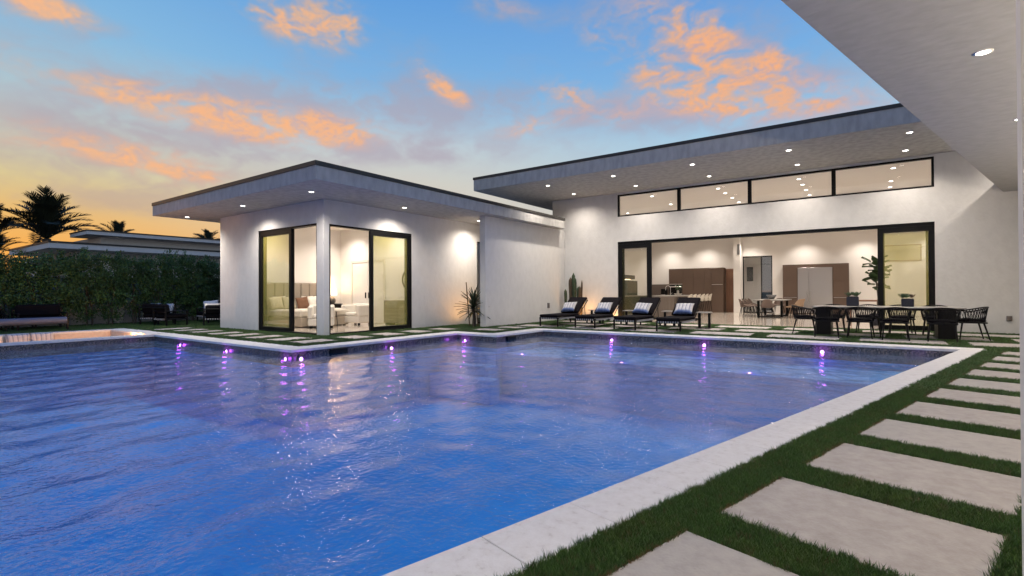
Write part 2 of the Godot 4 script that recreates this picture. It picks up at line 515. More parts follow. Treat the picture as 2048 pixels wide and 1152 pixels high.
func blobs(list: Array, az0: float, el0: float, w: int, h: int, step: float) -> PackedFloat32Array:
	var f := PackedFloat32Array()
	f.resize(w * h)
	for e in list:
		var reach: float = maxf(e[2], e[3]) * 1.9
		var t := deg_to_rad(e[4])
		var ct := cos(t)
		var sn := sin(t)
		for y in range(maxi(0, int((el0 - e[1] - reach) / step)), mini(h, int((el0 - e[1] + reach) / step) + 1)):
			var dy: float = el0 - (y + 0.5) * step - e[1]
			for x in range(maxi(0, int((e[0] - reach - az0) / step)), mini(w, int((e[0] + reach - az0) / step) + 1)):
				var dx: float = az0 + (x + 0.5) * step - e[0]
				var u: float = (dx * ct + dy * sn) / e[2]
				var v: float = (-dx * sn + dy * ct) / e[3]
				var r := u * u + v * v
				if r < 3.4:
					var g: float = e[5] * exp(-r * 1.1)
					f[y * w + x] = 1.0 - (1.0 - f[y * w + x]) * (1.0 - g)
	return f

func sky_patch(mauve: Array, orange: Array, az0: float, el0: float, w: int, h: int, step: float) -> Image:
	var m := blobs(mauve, az0, el0, w, h, step)
	var o := blobs(orange, az0, el0, w, h, step)
	var im := Image.create(w, h, false, Image.FORMAT_RGB8)
	for y in h:
		var el := el0 - (y + 0.5) * step
		for x in w:
			im.set_pixel(x, y, sky_pixel(az0 + (x + 0.5) * step, el, m[y * w + x], o[y * w + x]))
	return im

func sky_image() -> Image:
	for n in [[cloud_a, 1, 0.10], [cloud_b, 2, 0.34], [cloud_w, 3, 0.16]]:
		n[0].seed = n[1]
		n[0].frequency = n[2]
		n[0].fractal_octaves = 5
		n[0].noise_type = FastNoiseLite.TYPE_SIMPLEX_SMOOTH
	# the clouds of the photograph, and others like them round the rest of the sky
	var mauve: Array = MAUVE.duplicate(true)
	var orange: Array = ORANGE.duplicate(true)
	var r := RandomNumberGenerator.new()
	r.seed = 12
	for i in 60:
		var a := r.randf_range(12.0, 275.0)
		var e := r.randf_range(8.0, 40.0)
		mauve.append([a, e, r.randf_range(5.0, 16.0), r.randf_range(1.0, 3.5), r.randf_range(-18.0, 8.0), r.randf_range(0.4, 0.9)])
		orange.append([a + r.randf_range(-4.0, 4.0), e - r.randf_range(0.0, 2.0), r.randf_range(2.5, 8.0), r.randf_range(0.8, 1.8), r.randf_range(-22.0, 8.0), r.randf_range(0.4, 0.95)])
	for e in mauve:
		e[2] *= 1.15
		e[3] *= 1.4
	for e in orange:
		e[2] *= 1.15
		e[3] *= 1.45
	var wrapped := func(list: Array) -> Array:
		var out := []
		for e in list:
			for k in [-360.0, 0.0, 360.0]:
				if e[0] + k > -210.0 and e[0] + k < 210.0:
					var c: Array = e.duplicate()
					c[0] += k
					out.append(c)
		return out
	mauve = wrapped.call(mauve)
	orange = wrapped.call(orange)
	# whole sky coarse, azimuth -180 to 180; the part that the photograph shows fine
	var W := 3072
	var coarse := sky_patch(mauve, orange, -180.0, 90.0, W / 4, W / 8, 360.0 * 4.0 / W)
	coarse.resize(W, W / 2, Image.INTERPOLATE_CUBIC)
	var step := 360.0 / W
	var x0 := int((-92.0 + 180.0) / step)
	var x1 := int((22.0 + 180.0) / step)
	var y0 := int((90.0 - 36.0) / step)
	var y1 := int(90.0 / step)
	var fine := sky_patch(mauve, orange, -180.0 + x0 * step, 90.0 - y0 * step, x1 - x0, y1 - y0, step)
	coarse.blit_rect(fine, Rect2i(0, 0, x1 - x0, y1 - y0), Vector2i(x0, y0))
	# a panorama begins at azimuth 0
	var im := Image.create(W, W / 2, false, Image.FORMAT_RGB8)
	im.blit_rect(coarse, Rect2i(W / 2, 0, W / 2, W / 2), Vector2i(0, 0))
	im.blit_rect(coarse, Rect2i(0, 0, W / 2, W / 2), Vector2i(W / 2, 0))
	return im

func camera_and_light() -> void:
	var cam := Camera3D.new()
	cam.name = "camera"
	add_child(cam)
	cam.fov = 59.373
	cam.near = 0.05
	cam.far = 1500.0
	cam.position = Vector3(0, 1.17, 0)
	cam.rotation_order = EULER_ORDER_YXZ
	cam.rotation_degrees = Vector3(0.41321, 35.5101, -0.26318)
	cam.current = true
	var e := Environment.new()
	e.background_mode = Environment.BG_SKY
	e.sky = Sky.new()
	var pano := PanoramaSkyMaterial.new()
	pano.panorama = ImageTexture.create_from_image(sky_image())
	e.sky.sky_material = pano
	e.background_energy_multiplier = 1.0
	e.tonemap_mode = Environment.TONE_MAPPER_LINEAR
	e.tonemap_exposure = 1.0
	e.sdfgi_enabled = true
	e.ssao_enabled = true
	e.ssil_enabled = true
	var w := WorldEnvironment.new()
	w.name = "sky_and_exposure"
	w.environment = e
	add_child(w)
	# the sun has just set beyond the hedge: a broad warm afterglow
	var sun := DirectionalLight3D.new()
	sun.name = "afterglow"
	sun.light_color = Color(1.0, 0.72, 0.5)
	sun.light_energy = 0.08
	sun.light_angular_distance = 20.0
	sun.shadow_enabled = true
	add_child(sun)
	var a := deg_to_rad(-95.0)
	var from := Vector3(sin(a) * cos(0.07), sin(0.07), -cos(a) * cos(0.07))
	sun.look_at_from_position(from * 50.0, Vector3.ZERO)

# ---------------------------------------------------------------- ground, pool, paving
const POOL := [[1.383, -13.12], [-8.2, -13.12], [-8.2, -10.78], [-9.62, -10.78], [-9.62, -5.75], [-16.54, -5.75], [-16.54, 6.0], [-3.59, 6.0]]
const WATER := -0.155
var pavers: Array[Rect2] = []      # in house axes
var wing_pavers: Array[Rect2] = [] # in wing axes: d, c

func v2(a) -> Vector2:
	return Vector2(a[0], a[1])

func ground() -> void:
	var st := begin()
	var below := Vector3(0, -100, 0)
	for q in [[-260, -400, 260, -13.4], [-260, -13.4, -8.45, -11.05], [-260, -11.05, -9.9, -6.0], [-260, -6.0, -20.3, 6.3], [-260, 6.3, 260, 300]]:
		quad(st, Vector3(q[0], -0.016, q[1]), Vector3(q[2], -0.016, q[1]), Vector3(q[2], -0.016, q[3]), Vector3(q[0], -0.016, q[3]), below)
	quad(st, Vector3(1.63, -0.016, -13.4), Vector3(260, -0.016, -13.4), Vector3(260, -0.016, 6.3), Vector3(-3.48, -0.016, 6.3), below)
	var g := structure("ground")
	part("soil", done(st), M.soil, g)

func wall_strip(poly: PackedVector2Array, y0: float, y1: float, uv: float) -> ArrayMesh:
	var st := SurfaceTool.new()
	st.begin(Mesh.PRIMITIVE_TRIANGLES)
	st.set_smooth_group(-1)
	var along := 0.0
	for i in poly.size():
		var a := poly[i]
		var b := poly[(i + 1) % poly.size()]
		var l := a.distance_to(b)
		var p := [[a, y0, along], [b, y0, along + l], [b, y1, along + l], [a, y0, along], [b, y1, along + l], [a, y1, along]]
		for k in p:
			st.set_uv(Vector2(k[2], k[1]) * uv)
			st.add_vertex(Vector3(k[0].x, k[1], k[0].y))
		along += l
	st.generate_normals()
	return st.commit()

func pool() -> void:
	var ring := PackedVector2Array()
	for p in POOL:
		ring.append(v2(p))
	var walls: PackedVector2Array = Geometry2D.offset_polygon(ring, 0.03)[0]
	var p := structure("pool")
	part("waterline_tiles", wall_strip(walls, -0.36, -0.02, 1.0 / 0.8), M.tile, p)
	part("basin_wall", wall_strip(walls, -1.62, -0.36, 1.0), M.plaster, p)
	var st := begin()
	var idx := Geometry2D.triangulate_polygon(walls)
	for i in range(0, idx.size(), 3):
		tri(st, Vector3(walls[idx[i]].x, -1.6, walls[idx[i]].y), Vector3(walls[idx[i + 1]].x, -1.6, walls[idx[i + 1]].y), Vector3(walls[idx[i + 2]].x, -1.6, walls[idx[i + 2]].y), Vector3(0, -50, 0))
	part("basin_floor", done(st), M.plaster, p)
	# a shallow shelf along the far side, and steps in the inner corner
	part("sun_shelf", prism([Vector2(-8.17, -13.09), Vector2(1.36, -13.09), Vector2(0.80, -10.95), Vector2(-8.17, -10.95)], -1.59, -0.50, 0.02), M.plaster, p)
	for k in 3:
		slab("step", Vector3(-9.6 + 0.012 * k, -1.58, -10.75 + 0.38 * k), Vector3(-8.2 + 0.34 * k, -0.46 - 0.26 * k, -10.75 + 0.38 * (k + 1)), M.plaster, p, 0.02)
	for s in [[Vector3(-9.60, -0.13, -6.86), Vector3(0.06, 0.13, 0.44)], [Vector3(-8.18, -0.13, -11.42), Vector3(0.06, 0.13, 0.40)]]:
		part("skimmer_mouth", boxm(s[1], 0.006), M.black, p, s[0])
	# water: real waves on a fine grid, clipped to the basin
	var w := 0.075
	var x0 := -16.6
	var z0 := -13.2
	var nx := 242
	var nz := 256
	var r := RandomNumberGenerator.new()
	r.seed = 77
	var waves := []
	for i in 26:
		var len := 0.20 * pow(4.5, r.randf())
		var a := deg_to_rad(200.0) + r.randfn(0.0, 1.0)
		waves.append([cos(a) * TAU / len, sin(a) * TAU / len, r.randf() * TAU, 0.0027 * len * r.randf_range(0.5, 1.3)])
	var pos := PackedVector3Array()
	var nor := PackedVector3Array()
	var uv := PackedVector2Array()
	for j in nz + 1:
		for i in nx + 1:
			var x := x0 + i * w
			var z := z0 + j * w
			var h := 0.0
			var gx := 0.0
			var gz := 0.0
			for k in waves:
				var ph: float = k[0] * x + k[1] * z + k[2]
				h += k[3] * sin(ph)
				var c: float = k[3] * cos(ph)
				gx += c * k[0]
				gz += c * k[1]
			pos.append(Vector3(x, WATER + h, z))
			nor.append(Vector3(-gx, 1.0, -gz).normalized())
			uv.append(Vector2(x, z) / 2.6)
	var keep := PackedInt32Array()
	var wide: PackedVector2Array = Geometry2D.offset_polygon(walls, 0.08)[0]
	for j in nz:
		for i in nx:
			var a := j * (nx + 1) + i
			if Geometry2D.is_point_in_polygon(Vector2(pos[a].x + w / 2, pos[a].z + w / 2), wide):
				keep.append_array([a, a + 1, a + nx + 2, a, a + nx + 2, a + nx + 1])
	var arr := []
	arr.resize(Mesh.ARRAY_MAX)
	arr[Mesh.ARRAY_VERTEX] = pos
	arr[Mesh.ARRAY_NORMAL] = nor
	arr[Mesh.ARRAY_TEX_UV] = uv
	arr[Mesh.ARRAY_INDEX] = keep
	var am := ArrayMesh.new()
	am.add_surface_from_arrays(Mesh.PRIMITIVE_TRIANGLES, arr)
	var o := part("pool_water", am, M.water, self)
	o.set_meta("kind", "structure")

# coping stones of 0.6 m between two lines a0-a1 (pool side) and b0-b1 (turf side)
func stones(parent: Node, a0: Vector2, a1: Vector2, b0: Vector2, b1: Vector2) -> void:
	var n := maxi(1, int(round(a0.distance_to(a1) / 0.6)))
	for i in n:
		var s := (float(i)) / n
		var e := (float(i + 1)) / n
		var g := 0.0016 / a0.distance_to(a1)
		var q := [a0.lerp(a1, s + g), a0.lerp(a1, e - g), b0.lerp(b1, e - g), b0.lerp(b1, s + g)]
		var c: Vector2 = (q[0] + q[1] + q[2] + q[3]) / 4.0
		for k in 4:
			q[k] -= c
		part("coping_stone", prism(q, -0.05, 0.0, 0.003), M.coping, parent, Vector3(c.x, 0.0008 * (rng.randf() - 0.5), c.y))

func coping() -> void:
	var c := structure("pool_coping")
	var w2 := func(d: float, k: float) -> Vector2:
		var p := wpt(d, k)
		return Vector2(p.x, p.z)
	var inner: Vector2 = Vector2(1.383, -13.12)
	var outer: Vector2 = Vector2(1.877, -13.63)
	# joints along the wing side lie at 1.44 + 0.6 k from the camera
	var k0 := 1.44 - 0.6 * 9
	for i in 19:
		stones(c, w2.call(-1.957, k0 + 0.6 * i), w2.call(-1.957, k0 + 0.6 * (i + 1)), w2.call(-1.607, k0 + 0.6 * i), w2.call(-1.607, k0 + 0.6 * (i + 1)))
	var last := k0 + 0.6 * 19
	stones(c, w2.call(-1.957, last), inner, w2.call(-1.607, last), outer)
	stones(c, Vector2(-8.2, -13.12), inner, Vector2(-8.75, -13.63), outer)
	stones(c, Vector2(-8.2, -10.78), Vector2(-8.2, -13.12), Vector2(-8.75, -11.32), Vector2(-8.75, -13.63))
	stones(c, Vector2(-9.62, -10.78), Vector2(-8.2, -10.78), Vector2(-10.17, -11.32), Vector2(-8.75, -11.32))
	stones(c, Vector2(-9.62, -5.75), Vector2(-9.62, -10.78), Vector2(-10.17, -6.27), Vector2(-10.17, -11.32))
	stones(c, Vector2(-16.54, -5.75), Vector2(-9.62, -5.75), Vector2(-16.95, -6.27), Vector2(-10.17, -6.27))
	stones(c, Vector2(-16.54, -5.75), Vector2(-16.54, 6.0), Vector2(-16.95, -5.75), Vector2(-16.95, 6.0))
	# rim of the sunken seat
	stones(c, Vector2(-20.05, -5.75), Vector2(-16.952, -5.75), Vector2(-20.55, -6.27), Vector2(-16.952, -6.27))
	stones(c, Vector2(-20.05, -5.75), Vector2(-20.05, 6.0), Vector2(-20.55, -6.27), Vector2(-20.55, 6.0))

func paving() -> void:
	var p := structure("patio_paving")
	for k in range(-3, 11):
		wing_pavers.append(Rect2(-1.355, 2.54 + 1.1015 * (k - 1), 1.02, 0.795))
	for row in 3:
		for k in range(-5, 4):
			var x := (-2.4 if row != 1 else -1.5) + 1.95 * k + 0.15
			if x > -10.5:
				pavers.append(Rect2(x, [-15.1, -16.52, -17.95][row], 1.65, 1.13))
	for k in 8:
		pavers.append(Rect2(-11.3 - 1.1 * k, -7.6, 0.78, 1.0))
	for k in 4:
		pavers.append(Rect2(-11.5, -8.75 - 1.1 * k, 1.0, 0.80))
	for k in 2:
		pavers.append(Rect2(-10.12, -12.68 - 1.15 * k, 1.05, 0.85))
	var i := 0
	for q in wing_pavers:
		var o := part("paver", boxm(Vector3(q.size.x, 0.07, q.size.y), 0.004), M.paver if i % 3 else M.paver_b, p, wpt(q.get_center().x, q.get_center().y, -0.033), Vector3(0, -WA, 0))
		o.position.y += rng.randf_range(-0.002, 0.002)
		i += 1
	for q in pavers:
		var o := part("paver", boxm(Vector3(q.size.x, 0.07, q.size.y), 0.004), M.paver if i % 3 else M.paver_b, p, Vector3(q.get_center().x, -0.033, q.get_center().y))
		o.position.y += rng.randf_range(-0.002, 0.002)
		i += 1

func tuft(n: int, spread: float, wide: float, tall: float, sd: int) -> ArrayMesh:
	var r := RandomNumberGenerator.new()
	r.seed = sd
	var st := SurfaceTool.new()
	st.begin(Mesh.PRIMITIVE_TRIANGLES)
	st.set_smooth_group(-1)
	for i in n:
		var p := Vector3(r.randf_range(-spread, spread), 0, r.randf_range(-spread, spread))
		var a := r.randf() * TAU
		var side := Vector3(cos(a), 0, sin(a)) * wide / 2
		var lean := Vector3(r.randfn(0, 0.35), 0, r.randfn(0, 0.35)) * tall
		var h := tall * r.randf_range(0.65, 1.1)
		var mid := p + Vector3(0, h * 0.55, 0) + lean * 0.35
		var tip := p + Vector3(0, h, 0) + lean
		var tone := r.randf_range(0.7, 1.3)
		var col := Color(tone, tone, tone)
		for v in [p - side, p + side, mid + side * 0.8, p - side, mid + side * 0.8, mid - side * 0.8, mid - side * 0.8, mid + side * 0.8, tip]:
			st.set_color(col)
			st.add_vertex(v)
	st.generate_normals()
	return st.commit()

func scatter(called: String, spots: Array, meshes: Array, label: String, category: String) -> void:
	var root := Node3D.new()
	root.name = called
	add_child(root)
	root.set_meta("kind", "stuff")
	tag(root, label, category)
	for k in meshes.size():
		var mine := []
		for s in spots:
			if s[1] == k:
				mine.append(s)
		if mine.is_empty():
			continue
		var mm := MultiMesh.new()
		mm.transform_format = MultiMesh.TRANSFORM_3D
		mm.use_colors = true
		mm.mesh = meshes[k]
		mm.instance_count = mine.size()
		for i in mine.size():
			mm.set_instance_transform(i, mine[i][0])
			mm.set_instance_color(i, mine[i][2])
		var o := MultiMeshInstance3D.new()
		o.name = "blades"
		o.multimesh = mm
		o.material_override = M.grass
		o.set_meta("kind", "stuff")
		root.add_child(o, true)

func turf() -> void:
	var meshes := [tuft(11, 0.014, 0.0032, 0.038, 1), tuft(11, 0.014, 0.0034, 0.042, 2), tuft(12, 0.028, 0.006, 0.04, 3), tuft(14, 0.05, 0.012, 0.042, 4)]
	var spots := []
	var patches := FastNoiseLite.new()
	patches.frequency = 0.6
	# blade colour depends on the plant alone: green with yellower patches and a few straw tufts; kind picks the tuft shape
	var put := func(p: Vector3, kind: int) -> void:
		var t := Basis(Vector3.UP, rng.randf() * TAU).scaled(Vector3.ONE * rng.randf_range(0.8, 1.2))
		t = Basis(Vector3(rng.randfn(), 0, rng.randfn()).normalized(), rng.randfn(0.0, 0.12)) * t
		var tone := rng.randf_range(0.7, 1.3)
		var yellow := maxf(0.0, patches.get_noise_2d(p.x * 3.0 + 50.0, p.z * 3.0)) * 0.5
		var c := Color(0.052 + 0.05 * yellow, 0.118, 0.024) * tone
		if rng.randf() < 0.04:
			c = Color(0.11, 0.085, 0.04)
		c.a = 1.0
		spots.append([Transform3D(t, Vector3(p.x, -0.014, p.z)), kind, c])
	# wing side: everything between coping and the walk's far edge that is not paver
	var d_of := func(x: float) -> float: return 5200.0 if x < 4.5 else (3600.0 if x < 7.0 else (1400.0 if x < 12.5 else 650.0))
	for piece in 30:
		var c0 := -0.6 + piece * 0.5
		var per: float = d_of.call(maxf(absf(c0), 0.5))
		for i in int(per * 0.5 * 2.1):
			var d := rng.randf_range(-1.612, 0.49)
			var c := c0 + rng.randf() * 0.5
			var inside := false
			for q in wing_pavers:
				if q.grow(-0.004).has_point(Vector2(d, c)):
					inside = true
					break
			var p := wpt(d, c)
			if not inside and p.z > -13.6:
				put.call(p, rng.randi() % 2 if c0 < 7.0 else (2 if c0 < 12.5 else 3))
	# straw-coloured thatch along the edge where the coping strip meets each walk paver
	for q in wing_pavers:
		for i in 220:
			var p := wpt(q.position.x + rng.randf_range(-0.008, 0.010), q.position.y + rng.randf() * q.size.y)
			var b := Basis(Vector3.UP, rng.randf() * TAU) * Basis(Vector3.RIGHT, rng.randfn(0.0, 0.7))
			var k := rng.randf_range(0.6, 1.3)
			spots.append([Transform3D(b.scaled(Vector3.ONE * rng.randf_range(0.25, 0.55)), Vector3(p.x, -0.002, p.z)), rng.randi() % 2, Color(0.17 * k, 0.095 * k, 0.04 * k)])
	for i in 11000:
		var p := wpt(rng.randf_range(0.49, 2.58), rng.randf_range(-1.0, 17.0))
		if p.z > -18.3:
			put.call(p, 3)
	# house side
	for a in [[-12.0, -13.8, -10.15, -6.27], [-18.3, -8.1, -12.0, -6.27], [-10.35, -18.3, 4.6, -13.62], [-10.4, -13.62, -8.74, -11.3]]:
		var area: float = (a[2] - a[0]) * (a[3] - a[1])
		for i in int(area * 620.0):
			var x := rng.randf_range(a[0], a[2])
			var z := rng.randf_range(a[1], a[3])
			var inside := false
			for q in pavers:
				if q.grow(-0.01).has_point(Vector2(x, z)):
					inside = true
					break
			if not inside:
				put.call(Vector3(x, 0, z), 3 if x < -6.0 or z < -12.0 else 2)
	scatter("turf", spots, meshes, "short green turf growing between the pavers", "grass")
	spots.clear()
	for a in [[-24.0, -11.5, -17.9, -6.27], [-24.0, -6.27, -20.5, -1.5]]:
		for i in int((a[2] - a[0]) * (a[3] - a[1]) * 480.0):
			var p := Vector3(rng.randf_range(a[0], a[2]), 0, rng.randf_range(a[1], a[3]))
			if not (p.x > -19.2 and p.z < -6.27 and p.z > -7.65):
				put.call(p, 3)
	scatter("lawn", spots, meshes, "open lawn between the hedge and the pool", "grass")

func pool_lights() -> void:
	# on the walls just under the waterline, facing into the pool; three more on the shelf edge
	var spots := [
		[Vector3(-16.52, -0.20, -5.95), Vector3(1, 0, 0), "pool light on the end wall beside the sunken seat"],
		[Vector3(-14.85, -0.20, -5.77), Vector3(0, 0, 1), "pool light below the lounge pavers, nearest the sunken seat"],
		[Vector3(-12.35, -0.20, -5.77), Vector3(0, 0, 1), "pool light below the bedroom pavers, midway along that edge"],
		[Vector3(-9.85, -0.20, -5.77), Vector3(0, 0, 1), "pool light beside the bedroom corner of the coping, facing the open water"],
		[Vector3(-9.60, -0.20, -5.95), Vector3(1, 0, 0), "pool light round the bedroom corner of the coping, before the skimmer"],
		[Vector3(-9.60, -0.20, -8.35), Vector3(1, 0, 0), "pool light below the glass panel of the bedroom door"],
		[Vector3(-9.33, -0.20, -10.80), Vector3(0, 0, 1), "pool light in the stepped inner corner near the spiky plant"],
		[Vector3(-5.95, -0.20, -13.14), Vector3(0, 0, 1), "pool light below the row of loungers"],
		[Vector3(-3.45, -0.20, -13.14), Vector3(0, 0, 1), "pool light between the loungers and the dining table"],
		[Vector3(-0.92, -0.20, -13.14), Vector3(0, 0, 1), "pool light below the outdoor dining table"],
		[Vector3(-7.55, -0.495, -11.02), Vector3(0, 1, 0), "pool light on the shelf beside the skimmer"],
		[Vector3(-4.75, -0.495, -11.02), Vector3(0, 1, 0), "pool light on the shelf in front of the loungers"],
		[Vector3(-2.02, -0.495, -11.02), Vector3(0, 1, 0), "pool light on the shelf in front of the dining table"],
		[wpt(-1.975, 11.2, -0.24), -wpt(1, 0).normalized(), "pool light under the long coping of the patio walk"]]
	var body := lathem([[0.0, -0.02], [0.055, -0.02], [0.055, 0.006], [0.038, 0.012], [0.035, 0.006]], 18)
	var lens := lathem([[0.036, 0.005], [0.028, 0.014], [0.0, 0.018]], 18)
	for s in spots:
		var n: Vector3 = s[1]
		var t := thing("pool_light", s[2], "light", s[0], 0.0, "violet lights set in the pool")
		var side := n.cross(Vector3(0.3, 0.2, 0.9)).normalized()
		t.basis = Basis(side, n, side.cross(n))
		part("housing", body, M.steel, t)
		part("lens", lens, M.pool_lens, t)
		var l := OmniLight3D.new()
		l.name = "light"
		l.light_color = Color(0.70, 0.30, 1.0)
		l.light_energy = 0.075
		l.light_size = 0.04
		l.omni_range = 20.0
		l.omni_attenuation = 2.0
		l.shadow_enabled = true
		l.position = Vector3(0, 0.06, 0)
		t.add_child(l)

# ---------------------------------------------------------------- buildings
var trim_mesh: ArrayMesh
var lens_mesh: ArrayMesh

func downlight(parent: Node3D, at: Vector3, energy: float, angle := 74.0, lens: Material = null) -> void:
	if trim_mesh == null:
		trim_mesh = lathem([[0.062, 0.004], [0.085, 0.004], [0.085, -0.006], [0.062, -0.008], [0.062, 0.004]], 20)
		lens_mesh = lathem([[0.062, -0.002], [0.05, -0.010], [0.0, -0.014]], 20)
	var d := part("downlight", lens_mesh, lens if lens else M.lens, parent, at)
	part("trim", trim_mesh, M.ceiling, d)
	var l := SpotLight3D.new()
	l.name = "light"
	l.light_color = Color(1.0, 0.955, 0.905)
	l.light_energy = energy
	l.light_size = 0.06
	l.spot_range = 30.0
	l.spot_angle = angle
	l.spot_angle_attenuation = 0.9
	l.spot_attenuation = 2.0
	l.shadow_enabled = true
	l.rotation = Vector3(-PI / 2, 0, 0)
	l.position = at - Vector3(0, 0.025, 0)
	parent.add_child(l, true)

# frame in the plane across x ("x") or across z ("z"): a0..a1 along the other axis, bars at the given places
func framed(called: String, parent: Node3D, axis: String, plane: float, a0: float, a1: float, y0: float, y1: float, bar: float, depth: float, m: Material, pane: Material, pane_shift := 0.0) -> MeshInstance3D:
	var st := begin()
	var put := func(ca: float, cy: float, sa: float, sy: float) -> void:
		if axis == "z":
			box(st, Vector3(ca, cy, plane), Vector3(sa, sy, depth), 0.004)
		else:
			box(st, Vector3(plane, cy, ca), Vector3(depth, sy, sa), 0.004)
	var mid := (a0 + a1) / 2.0
	var len := absf(a1 - a0)
	put.call(mid, y1 - bar / 2, len, bar)
	put.call(mid, y0 + bar / 2, len, bar)
	put.call(minf(a0, a1) + bar / 2, (y0 + y1) / 2, bar, y1 - y0 - 2 * bar)
	put.call(maxf(a0, a1) - bar / 2, (y0 + y1) / 2, bar, y1 - y0 - 2 * bar)
	var f := part(called, done(st), m, parent)
	if pane:
		var s := begin()
		var h := y1 - y0 - 2 * bar + 0.01
		var a := Vector3(mid, (y0 + y1) / 2, plane + pane_shift) if axis == "z" else Vector3(plane + pane_shift, (y0 + y1) / 2, mid)
		var u := Vector3(len / 2 - bar + 0.005, 0, 0) if axis == "z" else Vector3(0, 0, len / 2 - bar + 0.005)
		var v := Vector3(0, h / 2, 0)
		quad(s, a - u - v, a + u - v, a + u + v, a - u + v, a - u.cross(v))
		part("pane", done(s), pane, f)
	return f

func bedroom_wing() -> void:
	var b := thing("bedroom_wing", "white stucco bedroom wing with open corner glass doors and wide flat roof", "building")
	var S: Material = M.stucco
	var zf := -8.12
	var xf := -12.02
	var T := 0.24
	var soff := 3.69
	# front walls
	slab("wall", Vector3(-17.83, -0.1, zf - T), Vector3(-15.40, soff, zf), S, b)
	slab("wall", Vector3(-15.40, 3.07, zf - T), Vector3(-12.34, soff, zf), S, b)
	slab("corner_column", Vector3(-12.34, -0.1, -8.30), Vector3(xf, soff, zf), S, b, 0.006)
	slab("wall", Vector3(xf - T, 3.04, -11.33), Vector3(xf, soff, -8.30), S, b)
	slab("wall", Vector3(xf - T, -0.1, -14.6), Vector3(xf, soff, -11.33), S, b)
	slab("wall", Vector3(xf - T, 3.05, -15.3), Vector3(xf, soff, -14.6), S, b)
	slab("wall", Vector3(xf - T, -0.1, -18.3), Vector3(xf, soff, -15.3), S, b)
	slab("wall", Vector3(-17.83, -0.1, -18.3), Vector3(-17.59, soff, zf - T), S, b)
	slab("wall", Vector3(-17.59, -0.1, -18.5), Vector3(xf, soff, -18.3), S, b)
	# the long wall that screens the garden court
	slab("screen_wall", Vector3(-10.62, -0.1, -18.34), Vector3(-10.39, soff - 0.002, -13.05), S, b, 0.006)
	# roof: slab, render edge, dark metal cap
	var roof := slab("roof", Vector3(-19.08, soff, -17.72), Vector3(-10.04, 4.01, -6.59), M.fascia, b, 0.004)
	var st := begin()
	for q in [[-19.10, -6.70, -10.02, -6.57], [-10.15, -17.74, -10.02, -6.70], [-19.10, -17.74, -18.97, -6.70], [-18.97, -17.74, -10.15, -17.61]]:
		box(st, Vector3((q[0] + q[2]) / 2, 4.06, (q[1] + q[3]) / 2), Vector3(q[2] - q[0], 0.10, q[3] - q[1]))
	part("roof_cap", done(st), M.cap, roof, -roof.position)
	slab("roof_curb", Vector3(-13.4, 4.01, -9.3), Vector3(-10.75, 4.17, -6.95), M.cap, b)
	# interior shell
	slab("floor", Vector3(-17.59, -0.06, -12.6), Vector3(xf - 0.02, 0.006, zf - 0.02), M.marble, b)
	slab("interior_wall", Vector3(-17.59, 0.006, -12.62), Vector3(-17.5, 3.66, -8.37), M.paint, b)
	slab("interior_wall", Vector3(-17.5, 0.006, -12.75), Vector3(xf - T, 3.66, -12.6), M.paint, b)
	slab("ceiling", Vector3(-17.59, 3.66, -12.75), Vector3(xf - T - 0.002, 3.685, zf - T - 0.002), M.ceiling, b)
	# doors: black frame over the whole opening, a fixed glass leaf on each side
	for d in [["z", zf - 0.10, -15.40, -12.34, 3.07], ["x", xf - 0.10, -11.33, -8.30, 3.04]]:
		framed("door_frame", b, d[0], d[1], d[2], d[3], 0.0, d[4], 0.05, 0.16, M.black, null)
	framed("sliding_door", b, "z", zf - 0.06, -15.34, -13.62, 0.02, 3.02, 0.13, 0.06, M.black, M.tinted)
	framed("sliding_door", b, "z", zf - 0.13, -15.30, -13.66, 0.02, 3.02, 0.13, 0.05, M.black, M.pane)
	framed("sliding_door", b, "x", xf - 0.06, -11.28, -9.70, 0.02, 2.99, 0.12, 0.06, M.black, M.tinted)
	framed("sliding_door", b, "x", xf - 0.13, -11.26, -9.74, 0.02, 2.99, 0.12, 0.05, M.black, M.pane)
	framed("court_window", b, "x", xf - 0.08, -15.3, -14.6, 0.0, 3.05, 0.05, 0.12, M.black, M.clear)
	# room behind the court window
	slab("court_room_wall", Vector3(-14.6, 0.0, -18.28), Vector3(-14.5, 3.6, -12.76), M.paint, b)
	for at in [Vector3(-18.45, soff, -7.36), Vector3(-14.80, soff, -7.36), Vector3(-11.40, soff, -7.36), Vector3(-11.34, soff, -10.39), Vector3(-11.34, soff, -13.9)]:
		downlight(b, at, 10.0 if at.x < -18.0 else 8.0)
	for at in [Vector3(-16.4, 3.66, -9.3), Vector3(-16.4, 3.66, -11.8), Vector3(-14.0, 3.66, -9.4), Vector3(-14.0, 3.66, -11.8)]:
		downlight(b, at, 6.5, 70.0)
	downlight(b, Vector3(-13.2, 3.66, -15.0), 3.0, 75.0)

